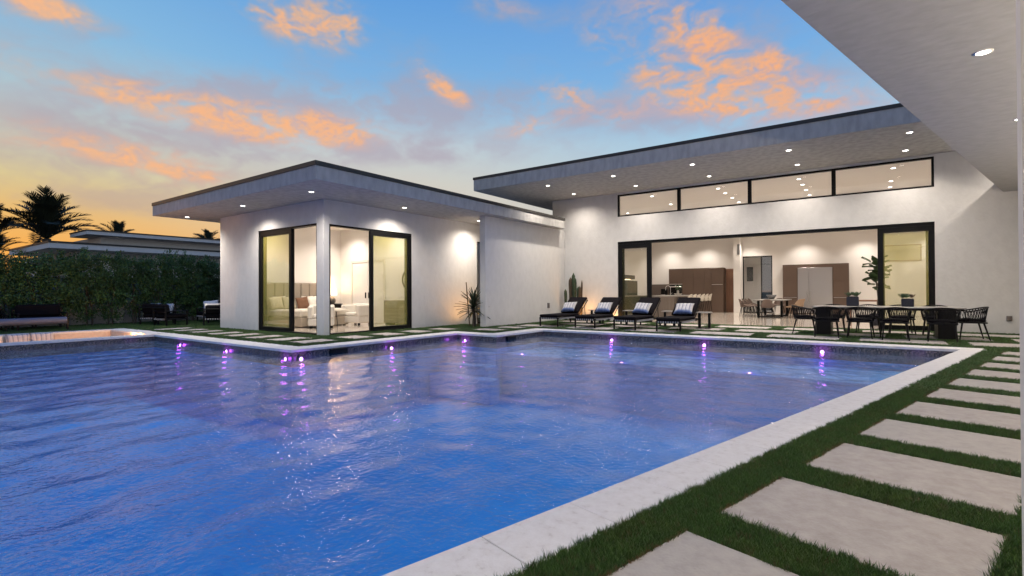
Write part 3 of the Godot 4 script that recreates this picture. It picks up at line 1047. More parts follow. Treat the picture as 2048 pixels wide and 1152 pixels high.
func great_room() -> void:
	var b := thing("great_room_house", "tall white stucco great room with clerestory windows and deep lit eaves", "building")
	var S: Material = M.stucco
	var zf := -18.35
	var T := 0.24
	var top := 4.97
	slab("wall", Vector3(-10.97, -0.1, zf - T), Vector3(-8.05, top, zf), S, b)
	slab("wall", Vector3(1.43, -0.1, zf - T), Vector3(9.5, top, zf), S, b)
	slab("wall", Vector3(-8.05, 3.08, zf - T), Vector3(1.43, 4.05, zf), S, b)
	slab("wall", Vector3(-8.05, 4.91, zf - T), Vector3(1.43, top, zf), S, b)
	slab("wall", Vector3(-10.97, -0.1, -34.0), Vector3(-10.73, top, zf - T), S, b)
	slab("wall", Vector3(4.5, -0.1, -34.0), Vector3(4.74, top, zf - T), S, b)
	# roof
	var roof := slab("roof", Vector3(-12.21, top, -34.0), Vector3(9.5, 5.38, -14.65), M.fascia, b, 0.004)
	var st := begin()
	box(st, Vector3(-1.36, 5.425, -14.70), Vector3(21.74, 0.09, 0.14))
	box(st, Vector3(-12.16, 5.425, -24.4), Vector3(0.14, 0.09, 19.26))
	part("roof_cap", done(st), M.cap, roof, -roof.position)
	# clerestory
	for w in [[-8.05, -5.69], [-5.69, -3.33], [-3.33, -0.95], [-0.95, 1.43]]:
		framed("clerestory_window", b, "z", zf - 0.09, w[0], w[1], 4.05, 4.91, 0.055, 0.12, M.black, M.clear)
	# sliding wall: header track, a stacked leaf at either end
	slab("door_track", Vector3(-8.05, 2.98, zf - 0.21), Vector3(1.43, 3.08, zf - 0.03), M.black, b)
	slab("sill_track", Vector3(-8.05, -0.03, zf - 0.21), Vector3(1.43, 0.004, zf - 0.03), M.metal, b)
	framed("sliding_door", b, "z", zf - 0.07, -8.05, -6.72, 0.005, 2.98, 0.17, 0.06, M.black, M.pane)
	framed("sliding_door", b, "z", zf - 0.15, -8.00, -6.76, 0.005, 2.98, 0.17, 0.06, M.black, M.pane)
	framed("sliding_door", b, "z", zf - 0.07, 0.13, 1.43, 0.005, 2.98, 0.14, 0.06, M.black, M.tinted)
	framed("sliding_door", b, "z", zf - 0.15, 0.16, 1.38, 0.005, 2.98, 0.14, 0.06, M.black, M.pane)
	# interior shell
	slab("floor", Vector3(-10.73, -0.06, -34.0), Vector3(4.5, 0.006, zf - 0.02), M.marble, b)
	slab("ceiling", Vector3(-10.73, 4.94, -23.6), Vector3(4.5, 4.965, zf - T - 0.002), M.ceiling, b)
	slab("bulkhead", Vector3(-10.73, 3.98, -23.75), Vector3(4.5, 4.965, -23.6), M.paint, b)
	slab("ceiling", Vector3(-10.73, 3.98, -29.2), Vector3(4.5, 4.0, -23.75), M.ceiling, b)
	slab("interior_wall", Vector3(-10.73, 0.006, -29.2), Vector3(-5.62, 3.98, -29.0), M.paint, b)
	slab("interior_wall", Vector3(-4.2, 0.006, -29.2), Vector3(4.5, 3.98, -29.0), M.paint, b)
	slab("interior_wall", Vector3(-5.62, 2.98, -29.2), Vector3(-4.2, 3.98, -29.05), M.paint, b)
	slab("interior_wall", Vector3(-5.95, 0.006, -29.0), Vector3(-5.62, 3.97, -28.4), M.paint, b)
	slab("interior_wall", Vector3(4.44, 0.006, -29.0), Vector3(4.498, 4.93, zf - T - 0.004), M.paint, b)
	slab("interior_wall", Vector3(-10.728, 0.006, -29.0), Vector3(-10.67, 4.93, zf - T - 0.004), M.paint, b)
	slab("air_grille", Vector3(-5.75, 3.05, -28.4), Vector3(-5.63, 3.6, -28.385), M.grey_box, b)
	# hall beyond the glass screen, its window's dusk darkness put into the pane colour
	framed("glass_screen", b, "z", -29.1, -5.62, -4.2, 0.006, 2.98, 0.05, 0.05, M.black, M.clear)
	slab("hall_wall", Vector3(-6.6, 0.0, -33.9), Vector3(-5.52, 3.4, -33.8), M.paint, b)
	slab("hall_wall", Vector3(-6.7, 0.0, -33.9), Vector3(-6.6, 3.4, -29.2), M.paint, b)
	slab("hall_wall", Vector3(-2.9, 0.0, -33.9), Vector3(-2.8, 3.4, -29.2), M.paint, b)
	slab("hall_ceiling", Vector3(-6.7, 3.4, -33.9), Vector3(-2.8, 3.45, -29.2), M.ceiling, b)
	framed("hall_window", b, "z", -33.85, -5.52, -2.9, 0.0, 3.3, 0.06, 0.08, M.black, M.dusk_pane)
	slab("wall_picture", Vector3(-6.3, 1.75, -33.8), Vector3(-5.95, 2.6, -33.77), M.dark_window, b)
	# lights
	for x in [-9.45, -6.93, -4.38, -1.82, 0.76, 3.3]:
		downlight(b, Vector3(x, top, -15.49), 8.0)
		downlight(b, Vector3(x, top, -17.42), 6.0)
	for x in [-9.6, -7.1, -4.6, -2.0, 0.55, 3.1]:
		for z in [-19.55, -20.65, -21.85, -23.1]:
			if z > -20 or z < -21.7 or int(x * 10) % 2 == 0:
				downlight(b, Vector3(x, 4.94, z), 3.2, 70.0)
	for x in [-9.35, -7.4, -5.2, -2.75, -0.3, 2.2]:
		downlight(b, Vector3(x, 3.98, -28.2), 5.5, 62.0)
	for x in [-8.2, -4.6, -2.0, 1.5]:
		downlight(b, Vector3(x, 3.98, -25.3), 7.0, 72.0)
	downlight(b, Vector3(-4.8, 3.4, -31.0), 5.0, 75.0)

func patio_wing() -> void:
	var b := thing("patio_wing", "white stucco patio wing with a broad soffit over the paver walk", "building", Vector3.ZERO, -WA)
	# in its own axes x runs across (d) and -z along (c)
	var S: Material = M.stucco
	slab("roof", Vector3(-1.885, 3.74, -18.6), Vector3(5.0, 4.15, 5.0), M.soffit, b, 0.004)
	slab("wall", Vector3(2.6, -0.1, -18.2), Vector3(2.84, 3.74, 5.0), S, b)
	slab("column", Vector3(-0.105, -0.1, -1.55), Vector3(0.25, 3.74, -1.2), S, b, 0.006)
	for c in [-2.6, 0.74, 4.08, 7.42, 10.76, 14.1]:
		downlight(b, Vector3(-0.9, 3.74, -c), 3.6)
	# unseen uplights added on the wing's wall to brighten the soffit
	for c in [-3.0, 0.5, 4.0, 7.5, 11.0, 14.5]:
		var s := part("added_wall_light", boxm(Vector3(0.10, 0.26, 0.12), 0.01), M.black, b, Vector3(2.54, 2.0, -c))
		part("lamp_lens", boxm(Vector3(0.07, 0.012, 0.09)), M.lens, s, Vector3(0, 0.134, 0))
		var l := SpotLight3D.new()
		l.name = "light"
		l.light_color = Color(1.0, 0.94, 0.86)
		l.light_energy = 14.0
		l.light_size = 0.05
		l.spot_angle = 85.0
		l.spot_angle_attenuation = 0.5
		l.spot_range = 30.0
		l.spot_attenuation = 2.0
		l.shadow_enabled = true
		l.rotation = Vector3(PI / 2, 0, 0)
		l.position = Vector3(2.48, 2.16, -c)
		b.add_child(l, true)

func wall_boxes() -> void:
	for o in [[Vector3(2.91, 0.41, -18.35), Vector3(0.11, 0.13, 0.05), "grey outlet box on the wall beside the dining table", Vector3(0, 0, 0.02)], [Vector3(-10.39, 0.62, -17.0), Vector3(0.05, 0.20, 0.12), "grey outlet box on the screen wall near the first lounger", Vector3(0.02, 0, 0)]]:
		var t := thing("outlet_box", o[2], "outlet", o[0])
		part("cover", boxm(o[1], 0.008), M.grey_box, t, o[3])
		part("lid", boxm(o[1] * 0.82, 0.006), M.grey_oak, t, o[3] * 1.6)

# ---------------------------------------------------------------- beyond the garden
func neighbour() -> void:
	var h := thing("neighbour_house", "white flat-roofed neighbour house behind the hedge", "building")
	slab("wall", Vector3(-46.0, -0.1, -30.0), Vector3(-34.3, 3.44, -8.4), M.stucco, h)
	var r := slab("roof", Vector3(-41.3, 3.44, -32.0), Vector3(-33.0, 3.70, -7.0), M.stucco, h, 0.005)
	part("roof_cap", boxm(Vector3(8.36, 0.09, 25.06), 0.0), M.cap, r, Vector3(0, 0.178, 0))
	slab("upper_wall", Vector3(-46.0, 3.80, -30.0), Vector3(-37.9, 4.62, -10.4), M.stucco, h)
	var u := slab("upper_roof", Vector3(-40.2, 4.62, -32.0), Vector3(-37.0, 4.82, -9.5), M.stucco, h, 0.005)
	part("roof_cap", boxm(Vector3(3.26, 0.07, 22.56), 0.0), M.cap, u, Vector3(0, 0.138, 0))
	var w := thing("garden_wall", "low white garden wall behind the hedge", "wall")
	slab("wall", Vector3(-24.3, -0.1, -22.0), Vector3(-24.1, 1.75, 8.0), M.stucco, w)
	slab("wall_cap", Vector3(-24.33, 1.75, -22.0), Vector3(-24.07, 1.80, 8.0), M.coping, w)
	slab("pier", Vector3(-24.36, -0.1, -22.3), Vector3(-24.04, 1.88, -22.0), M.stucco, w)

# ---------------------------------------------------------------- patio furniture
func lounger() -> Node3D:
	var t := thing("sun_lounger", "black sun lounger next to the screen wall, before the cactus", "lounger", Vector3(-8.82, 0, -14.48), 0.0, "sun loungers in a row")
	var st := begin()
	for s in [-1.0, 1.0]:
		box(st, Vector3(s * 0.345, 0.275, -0.72), Vector3(0.04, 0.06, 1.5), 0.006)
	box(st, Vector3(0, 0.275, 0.0), Vector3(0.73, 0.06, 0.04), 0.006)
	box(st, Vector3(0, 0.275, -1.47), Vector3(0.73, 0.06, 0.04), 0.006)
	box(st, Vector3(-0.345, 0.275, -1.82), Vector3(0.04, 0.06, 0.66), 0.006)
	box(st, Vector3(0.345, 0.275, -1.82), Vector3(0.04, 0.06, 0.66), 0.006)
	box(st, Vector3(0, 0.275, -2.14), Vector3(0.73, 0.06, 0.04), 0.006)
	part("frame", done(st), M.metal, t)
	var leg := boxm(Vector3(0.045, 0.25, 0.045), 0.005)
	for p in [Vector3(-0.34, 0.122, 0.0), Vector3(0.34, 0.122, 0.0), Vector3(-0.34, 0.122, -2.1), Vector3(0.34, 0.122, -2.1)]:
		part("leg", leg, M.metal, t, p)
	st = begin()
	for i in 9:
		box(st, Vector3(-0.28 + 0.07 * i, 0.270, 0.021), Vector3(0.034, 0.05, 0.012), 0.002)
	for i in 26:
		for s in [-1.0, 1.0]:
			box(st, Vector3(s * 0.366, 0.268, -0.08 - 0.052 * i), Vector3(0.010, 0.052, 0.026), 0.002)
	part("webbing", done(st), M.web, t)
	part("seat_cushion", boxm(Vector3(0.71, 0.09, 1.50), 0.03), M.cushion, t, Vector3(0, 0.352, -0.70))
	var tilt := 0.60
	var up := Vector3(0, sin(tilt + 0.05), -cos(tilt + 0.05))
	var mid := Vector3(0, 0.36, -1.44) + up * 0.44
	part("back_cushion", boxm(Vector3(0.71, 0.10, 0.92), 0.035), M.cushion, t, mid + Vector3(0, 0.05, 0.03), Vector3(tilt, 0, 0))
	st = begin()
	for s in [-1.0, 1.0]:
		tube(st, [Vector3(s * 0.33, 0.30, -1.46), Vector3(s * 0.33, 0.30, -1.46) + up * 0.90], 0.016, 6)
		tube(st, [Vector3(s * 0.31, 0.30, -2.02), Vector3(s * 0.31, 0.30, -1.46) + up * 0.62], 0.010, 6)
	tube(st, [Vector3(-0.33, 0.30, -1.46) + up * 0.90, Vector3(0.33, 0.30, -1.46) + up * 0.90], 0.016, 6)
	part("back_frame", done(st), M.metal, t)
	return t

func side_table(label: String, at: Vector3, wide := 0.40) -> void:
	var t := thing("side_table", label, "side table", at, 0.0, "black side tables between the loungers")
	part("table_top", boxm(Vector3(wide, 0.03, 0.42), 0.006), M.top, t, Vector3(0, 0.50, 0))
	var post := boxm(Vector3(0.075, 0.46, 0.05), 0.005)
	part("leg", post, M.metal, t, Vector3(-wide / 2 + 0.08, 0.255, 0.05))
	part("leg", post, M.metal, t, Vector3(wide / 2 - 0.05, 0.255, -0.05))
	part("base", boxm(Vector3(wide, 0.022, 0.40), 0.005), M.metal, t, Vector3(0, 0.013, 0))

func rope_chair() -> Node3D:
	var t := thing("rope_chair", "", "chair", Vector3.ZERO, 0.0, "black rope chairs round the outdoor table")
	part("seat", boxm(Vector3(0.54, 0.035, 0.50), 0.012), M.metal, t, Vector3(0, 0.405, 0))
	part("seat_cushion", pillowm(0.52, 0.50, 0.09, 4, 0.02), M.cushion, t, Vector3(0, 0.45, 0), Vector3(PI / 2, 0, 0))
	for s in [-1.0, 1.0]:
		part("leg", tubem([Vector3(s * 0.22, 0.40, -0.19), Vector3(s * 0.27, -0.004, -0.25)], [0.020, 0.013], 8), M.metal, t)
		part("leg", tubem([Vector3(s * 0.21, 0.40, 0.19), Vector3(s * 0.25, -0.004, 0.29)], [0.020, 0.013], 8), M.metal, t)
	var hi := []
	var lo := []
	for i in 25:
		var a := PI * (-0.14 + 1.28 * i / 24.0)
		var k := sin(PI * i / 24.0)
		hi.append(Vector3(-cos(a) * 0.315, 0.655 + 0.105 * pow(k, 1.5), sin(a) * 0.33 - 0.02))
		lo.append(Vector3(-cos(a) * 0.265, 0.425, sin(a) * 0.265 - 0.01))
	part("arm_rail", tubem(hi, 0.016, 8), M.metal, t)
	part("seat_rail", tubem(lo, 0.013, 6), M.metal, t)
	var st := begin()
	for s in [[0, 0], [24, 24]]:
		tube(st, [hi[s[0]], lo[s[1]]], 0.013, 6)
	part("arm_post", done(st), M.metal, t)
	st = begin()
	for i in range(1, 24):
		for o in [-1, 1]:
			var j := clampi(i + o, 0, 24)
			tube(st, [hi[i], (hi[i] + lo[j]) / 2.0 + Vector3(0, -0.004, 0), lo[j]], 0.0055, 4)
	part("rope_weave", done(st), M.rope, t)
	return t

func succulent(at: Vector3, wide: float, high: float, label: String, dark: Material) -> void:
	var t := thing("potted_succulent", label, "plant", at)
	var st := begin()
	box(st, Vector3(0, high / 2, 0), Vector3(wide, high, wide), 0.012)
	part("pot", done(st), M.navy_pot, t)
	part("soil", boxm(Vector3(wide - 0.03, 0.012, wide - 0.03)), M.soil, t, Vector3(0, high + 0.004, 0))
	var leaf := begin()
	var rows := [[0.0, 0.004, 0.0], [0.05, 0.022, 0.012], [0.09, 0.018, 0.030], [0.12, 0.0, 0.050]]
	for i in 3:
		var a: Array = rows[i]
		var c: Array = rows[i + 1]
		quad(leaf, Vector3(-a[1], a[2], a[0]), Vector3(a[1], a[2], a[0]), Vector3(c[1], c[2], c[0]), Vector3(-c[1], c[2], c[0]), Vector3(0, -1, 0))
		quad(leaf, Vector3(-a[1], a[2], a[0]), Vector3(0, a[2] - 0.009, a[0]), Vector3(0, c[2] - 0.007, c[0]), Vector3(-c[1], c[2], c[0]), Vector3(0, 1, 0))
		quad(leaf, Vector3(a[1], a[2], a[0]), Vector3(0, a[2] - 0.009, a[0]), Vector3(0, c[2] - 0.007, c[0]), Vector3(c[1], c[2], c[0]), Vector3(0, 1, 0))
	var lm := done(leaf)
	var r := RandomNumberGenerator.new()
	r.seed = int(at.x * 100.0) + 400
	for k in 7:
		var c := Vector3(r.randf_range(-0.4, 0.4) * wide, high + 0.02 + r.randf() * 0.03, r.randf_range(-0.4, 0.4) * wide)
		for i in 13:
			var o := part("leaf", lm, dark if k % 3 == 1 else M.succulent, t, c, Vector3(-0.15 - 0.085 * i, i * 2.4, 0))
			o.scale = Vector3.ONE * (1.15 - 0.05 * i)
			o.rotation_order = EULER_ORDER_YXZ

func patio_furniture() -> void:
	var l := lounger()
	var xs := [-8.82, -7.47, -6.12, -4.78]
	var which := ["black sun lounger next to the screen wall, before the cactus", "black sun lounger second from the screen wall", "black sun lounger in front of the left glass door", "black sun lounger nearest the outdoor dining table"]
	var cover := pillowm(0.54, 0.46, 0.17, 3)
	for i in 4:
		if i > 0:
			copy(l, which[i], Vector3(xs[i], 0, -14.48 + 0.02 * i), [0.0, 0.01, -0.012, 0.008][i])
		var p := thing("striped_pillow", ["striped pillow with stripes lying level, on the lounger by the screen wall", "striped pillow on the lounger second from the screen wall", "striped pillow on the lounger before the left glass door", "striped pillow on the lounger nearest the dining table"][i], "pillow", Vector3(xs[i] + 0.02, 0.62, -15.83), 0.0, "grey and white striped pillows")
		var o := part("cover", cover, M.stripe, p, Vector3.ZERO, Vector3(-0.80, 0, [0.10, 0.04, -0.06, 0.02][i]))
		o.scale.x = [0.95, 1.0, 1.02, 1.05][i]
	side_table("black side table between the first two loungers by the screen wall", Vector3(-8.10, 0, -16.5))
	side_table("black side table before the left glass door, between two loungers", Vector3(-6.78, 0, -16.5))
	side_table("black side table between the last two loungers, before the island", Vector3(-5.44, 0, -16.5))
	side_table("black side table standing free beside the last lounger", Vector3(-4.26, 0, -16.2))
	# outdoor dining
	var t := thing("outdoor_dining_table", "long outdoor table with pale top on two black box pedestals", "table", Vector3(0.22, 0, -15.95))
	part("table_top", boxm(Vector3(3.06, 0.03, 1.12), 0.008), M.top, t, Vector3(0, 0.735, 0))
	part("apron", boxm(Vector3(2.98, 0.05, 1.04), 0.006), M.metal, t, Vector3(0, 0.694, 0))
	for s in [-1.28, 1.20]:
		part("pedestal", boxm(Vector3(0.34, 0.655, 0.86), 0.008), M.metal, t, Vector3(s, 0.34, 0))
		part("foot", boxm(Vector3(0.40, 0.014, 0.92), 0.004), M.metal, t, Vector3(s, 0.0055, 0))
	var c := rope_chair()
	c.position = Vector3(-0.95, 0, -14.96)
	c.rotation.y = 0.06
	c.set_meta("label", "black rope chair on the pool side, at the loungers' end")
	copy(c, "black rope chair on the pool side, second from the loungers' end", Vector3(-0.25, 0, -15.02), -0.05)
	copy(c, "black rope chair on the pool side, third from the loungers' end", Vector3(0.42, 0, -14.97), 0.03)
	copy(c, "black rope chair on the pool side, at the grey outlet's end", Vector3(1.28, 0, -14.98), -0.08)
	copy(c, "black rope chair at the table end that faces the loungers", Vector3(-1.52, 0, -15.92), -PI / 2 + 0.1)
	copy(c, "black rope chair at the table end by the grey outlet", Vector3(1.86, 0, -15.88), PI / 2 + 0.1)
	for i in 4:
		copy(c, ["black rope chair on the house side, at the loungers' end", "black rope chair on the house side, behind the larger planter", "black rope chair on the house side, behind the smaller planter", "black rope chair on the house side, at the outlet's end"][i], Vector3([-0.9, -0.1, 0.62, 1.32][i], 0, -16.93), PI + [0.05, -0.04, 0.06, -0.02][i])
	succulent(Vector3(-0.43, 0.752, -16.15), 0.27, 0.24, "square navy planter of green succulents, the taller one", M.succulent)
	succulent(Vector3(0.71, 0.752, -16.02), 0.25, 0.19, "square navy planter of green and purple succulents, the lower one", M.purple_leaf)

# ---------------------------------------------------------------- plants
func ribbed(st: SurfaceTool, base: Vector3, lean: Vector3, high: float, rad: float, ribs := 9) -> void:
	st.set_smooth_group(0)
	var rings := []
	for j in 15:
		var k := j / 14.0
		var r := rad * (1.0 if k < 0.86 else sqrt(maxf(0.0, 1.0 - pow((k - 0.86) / 0.14, 2.0)))) * (0.9 + 0.1 * sin(k * 9.0))
		var ring := []
		for i in ribs * 4:
			var a := TAU * i / (ribs * 4)
			ring.append(base + lean * k * k + Vector3(cos(a), 0, sin(a)) * r * (1.0 + 0.13 * cos(ribs * a)) + Vector3(0, high * k, 0))
		rings.append(ring)
	for j in 14:
		for i in ribs * 4:
			var n := (i + 1) % (ribs * 4)
			quad(st, rings[j][i], rings[j][n], rings[j + 1][n], rings[j + 1][i], base + lean * 0.3 + Vector3(0, high * (j + 0.5) / 14.0, 0))

func cactus() -> void:
	var t := thing("column_cactus", "tall green column cactus against the white wall behind the loungers", "cactus", Vector3(-9.78, 0, -17.95))
	for s in [[-0.30, 0.08, 1.27, 0.055, false], [-0.12, 0.0, 1.75, 0.075, true], [-0.02, -0.05, 1.93, 0.07, false], [0.08, 0.05, 1.76, 0.075, false], [0.20, -0.02, 1.38, 0.06, false], [0.30, 0.05, 1.40, 0.05, true], [0.34, -0.05, 1.63, 0.032, true]]:
		var st := begin()
		ribbed(st, Vector3(s[0], -0.02, s[1]), Vector3(s[0] * 0.06, 0, 0), s[2] + 0.02, s[3])
		part("stem", done(st), M.cactus_dry if s[4] else M.cactus, t)
	var bed := structure("gravel_bed")
	part("gravel", prism([Vector2(-10.35, -18.3), Vector2(-8.3, -18.3), Vector2(-8.3, -17.98), Vector2(-10.35, -17.3)], -0.03, 0.012), M.gravel, bed)
	var r := RandomNumberGenerator.new()
	r.seed = 9
	for i in 5:
		var x: float = [-9.95, -9.45, -9.05, -8.7, -8.35][i]
		var p := thing("low_agave", "low spiky agave in the gravel behind the loungers", "plant", Vector3(x, 0.0, -18.05), 0.0, "low agaves under the cactus")
		var st := begin()
		for k in 16:
			var a := TAU * k / 16.0 + r.randf()
			var e := r.randf_range(0.3, 1.3)
			var d := Vector3(cos(a) * cos(e), sin(e), sin(a) * cos(e))
			var w := Vector3(-sin(a), 0, cos(a)) * 0.022
			quad(st, -w * 0.6, w * 0.6, d * 0.13 + w, d * 0.13 - w, Vector3(0, -1, 0))
			tri(st, d * 0.13 + w, d * 0.13 - w, d * 0.27, Vector3(0, -1, 0))
		part("leaves", done(st), M.succulent, p, Vector3(0, 0.01, 0))
	garden_light(Vector3(-9.15, 0.0, -17.75), Vector3(-0.35, 1.0, -0.45), 1.0, "small garden uplight in the gravel below the cactus")
	garden_light(Vector3(-8.25, 0.0, -17.98), Vector3(0.2, 0.6, -0.5), 0.5, "small garden uplight beside the agaves, at the left glass door")

func garden_light(at: Vector3, to: Vector3, energy: float, label: String) -> void:
	var t := thing("garden_light", label, "light", at, 0.0)
	part("spike", tubem([Vector3(0, -0.02, 0), Vector3(0, 0.07, 0)], 0.012, 8), M.metal, t)
	var head := part("lamp_head", lathem([[0.0, -0.05], [0.034, -0.05], [0.036, 0.03], [0.030, 0.03], [0.030, 0.0]], 14), M.metal, t, Vector3(0, 0.10, 0))
	var n := to.normalized()
	var s := n.cross(Vector3(0.1, 0.2, 1.0)).normalized()
	head.basis = Basis(s, n, s.cross(n))
	part("lamp_lens", lathem([[0.030, 0.012], [0.0, 0.016]], 14), M.warm_lens, head)
	var l := SpotLight3D.new()
	l.name = "light"
	l.light_color = Color(1.0, 0.72, 0.40)
	l.light_energy = energy
	l.light_size = 0.02
	l.spot_angle = 60.0
	l.spot_angle_attenuation = 0.8
	l.spot_range = 20.0
	l.spot_attenuation = 2.0
	l.shadow_enabled = true
	t.add_child(l)
	l.position = Vector3(0, 0.10, 0) + n * 0.04
	l.basis = Basis.looking_at(n, Vector3.RIGHT)

func yucca() -> void:
	var t := thing("young_yucca", "young yucca tied to two stakes at the end of the screen wall", "plant", Vector3(-10.92, 0, -13.10))
	part("trunk", tubem([Vector3(0, -0.02, 0), Vector3(0.01, 0.3, 0), Vector3(-0.02, 0.62, 0.0)], [0.075, 0.062, 0.055], 10), M.bark, t)
	for s in [[Vector3(-0.24, -0.02, -0.05), Vector3(-0.36, 1.50, -0.02)], [Vector3(0.18, -0.02, 0.02), Vector3(0.10, 1.1, 0.03)]]:
		part("stake", tubem(s, 0.019, 7), M.stake, t)
	part("tie", tubem([Vector3(-0.30, 0.60, -0.05), Vector3(-0.1, 0.585, 0.07), Vector3(0.14, 0.60, 0.05)], 0.007, 5), M.black, t)
	var leaf := begin()
	var prev := []
	for j in 6:
		var k := j / 5.0
		var w := 0.032 * (1.0 - pow(k, 2.2)) + 0.001
		var p := Vector3(0, 0.62 * k - 0.10 * k * k, -0.10 * k * k)
		var row := [p + Vector3(-w, 0, 0.006), p + Vector3(0, 0, -0.006), p + Vector3(w, 0, 0.006)]
		if j > 0:
			for q in 2:
				quad(leaf, prev[q], prev[q + 1], row[q + 1], row[q], p + Vector3(0, 0, 5))
		prev = row
	var lm := done(leaf)
	var r := RandomNumberGenerator.new()
	r.seed = 31
	for i in 64:
		var k := i / 63.0
		var o := part("leaf", lm, M.yucca, t, Vector3(-0.02 + r.randfn(0, 0.012), 0.50 + 0.30 * k, r.randfn(0, 0.012)))
		o.basis = Basis(Vector3.UP, i * 2.4) * Basis(Vector3.RIGHT, -(1.85 - 1.6 * k + r.randfn(0.0, 0.13)))
		o.scale = Vector3.ONE * r.randf_range(0.95, 1.35)
	garden_light(Vector3(-11.05, 0.0, -13.75), Vector3(-0.75, 1.0, 0.35), 1.2, "small garden uplight behind the young yucca")

func hedge() -> void:
	var st := SurfaceTool.new()
	st.begin(Mesh.PRIMITIVE_TRIANGLES)
	st.set_smooth_group(-1)
	for v in [Vector3(0, 0, 0), Vector3(-0.022, 0.035, 0.008), Vector3(0, 0.04, -0.004), Vector3(0, 0, 0), Vector3(0, 0.04, -0.004), Vector3(0.022, 0.035, 0.008), Vector3(-0.022, 0.035, 0.008), Vector3(0, 0.085, 0.012), Vector3(0, 0.04, -0.004), Vector3(0, 0.04, -0.004), Vector3(0, 0.085, 0.012), Vector3(0.022, 0.035, 0.008)]:
		st.set_color(Color.WHITE)
		st.add_vertex(v)
	st.generate_normals()
	var leaf := st.commit()
	var r := RandomNumberGenerator.new()
	r.seed = 55
	for i in 14:
		var z := -2.35 - 0.72 * i
		var x := -23.25 + r.randfn(0.0, 0.12)
		var high := 2.50 + r.randf_range(-0.12, 0.16) + (0.1 if i in [4, 9, 10] else 0.0)
		if i >= 12:
			high -= 0.25
		var t := thing("hedge_tree", "leafy green tree of the clipped hedge along the garden wall", "tree", Vector3(x, 0, z), 0.0, "trees of the hedge")
		for k in 2:
			var f := Vector3(r.randfn(0, 0.05), -0.02, r.randfn(0, 0.06))
			part("trunk", tubem([f, f + Vector3(0.02, 0.7, 0.03), Vector3(r.randfn(0, 0.1), 1.9, r.randfn(0, 0.12))], [0.032, 0.026, 0.012], 7), M.bark, t)
		var mm := MultiMesh.new()
		mm.transform_format = MultiMesh.TRANSFORM_3D
		mm.use_colors = true
		mm.mesh = leaf
		var list := []
		for c in 150:
			var y := pow(r.randf(), 0.75)
			var wide := lerpf(0.20, 0.46, smoothstep(0.0, 0.35, y))
			var cen := Vector3(r.randf_range(-1, 1) * wide * 0.85, 0.22 + y * (high - 0.32), r.randf_range(-1, 1) * wide)
			var tone := r.randf_range(0.55, 1.35)
			var n := 26 + r.randi() % 16
			if y < 0.3 and r.randf() < 0.35:
				continue
			for k in n:
				var d := Vector3(r.randfn(), r.randfn() * 0.9, r.randfn()) * 0.085
				var b := Basis(Vector3(r.randfn(), r.randfn(), r.randfn()).normalized(), r.randf() * TAU).scaled(Vector3.ONE * r.randf_range(0.75, 1.35))
				var col := Color(0.032, 0.085, 0.028).lerp(Color(0.065, 0.125, 0.032), r.randf()) * tone * 1.35
				col.a = 1.0
				list.append([Transform3D(b, cen + d), col])
		for s in 5:
			var f := Vector3(r.randf_range(-0.25, 0.25), high - 0.12, r.randf_range(-0.35, 0.35))
			for k in 22:
				var b := Basis(Vector3(r.randfn(), r.randfn(), r.randfn()).normalized(), r.randf() * TAU)
				list.append([Transform3D(b, f + Vector3(r.randfn() * 0.025, k * 0.014, r.randfn() * 0.025)), Color(0.06, 0.13, 0.036)])
		mm.instance_count = list.size()
		for k in list.size():
			mm.set_instance_transform(k, list[k][0])
			mm.set_instance_color(k, list[k][1])
		var o := MultiMeshInstance3D.new()
		o.name = "crown"
		o.multimesh = mm
		o.material_override = M.hedge_leaf
		o.set_meta("kind", "stuff")
		t.add_child(o)

func frond(sd: int) -> ArrayMesh:
	var r := RandomNumberGenerator.new()
	r.seed = sd
	var st := begin()
	var pts := []
	for j in 13:
		var k := j / 12.0
		pts.append(Vector3(0, 0.55 * sin(k * 1.9) - 0.55 * k * k, 2.6 * k - 0.25 * k * k))
	tube(st, pts, [0.045, 0.04, 0.035, 0.03, 0.026, 0.022, 0.02, 0.017, 0.015, 0.012, 0.01, 0.008, 0.005], 5)
	st.set_smooth_group(-1)
	for j in 44:
		var k := 0.14 + 0.86 * j / 43.0
		var i := mini(int(k * 12.0), 11)
		var p: Vector3 = pts[i].lerp(pts[i + 1], k * 12.0 - i)
		var dir: Vector3 = (pts[i + 1] - pts[i]).normalized()
		var len := 0.62 * sin(PI * clampf(0.12 + k * 0.80, 0.0, 1.0)) + 0.12
		for s in [-1.0, 1.0]:
			var o := (Vector3(s, r.randf_range(0.1, 0.55), 0) + dir * r.randf_range(0.9, 1.4)).normalized()
			var w := dir.cross(o).cross(o).normalized() * 0.020
			var mid := p + o * len * 0.55 + Vector3(0, -0.02, 0)
			var tip := p + o * len + Vector3(0, -0.13 * len - r.randf() * 0.05, 0)
			tri(st, p - w, p + w, mid + w, p + Vector3(0, -3, 0))
			tri(st, p - w, mid + w, mid - w, p + Vector3(0, -3, 0))
			tri(st, mid - w, mid + w, tip, p + Vector3(0, -3, 0))
	return done(st)

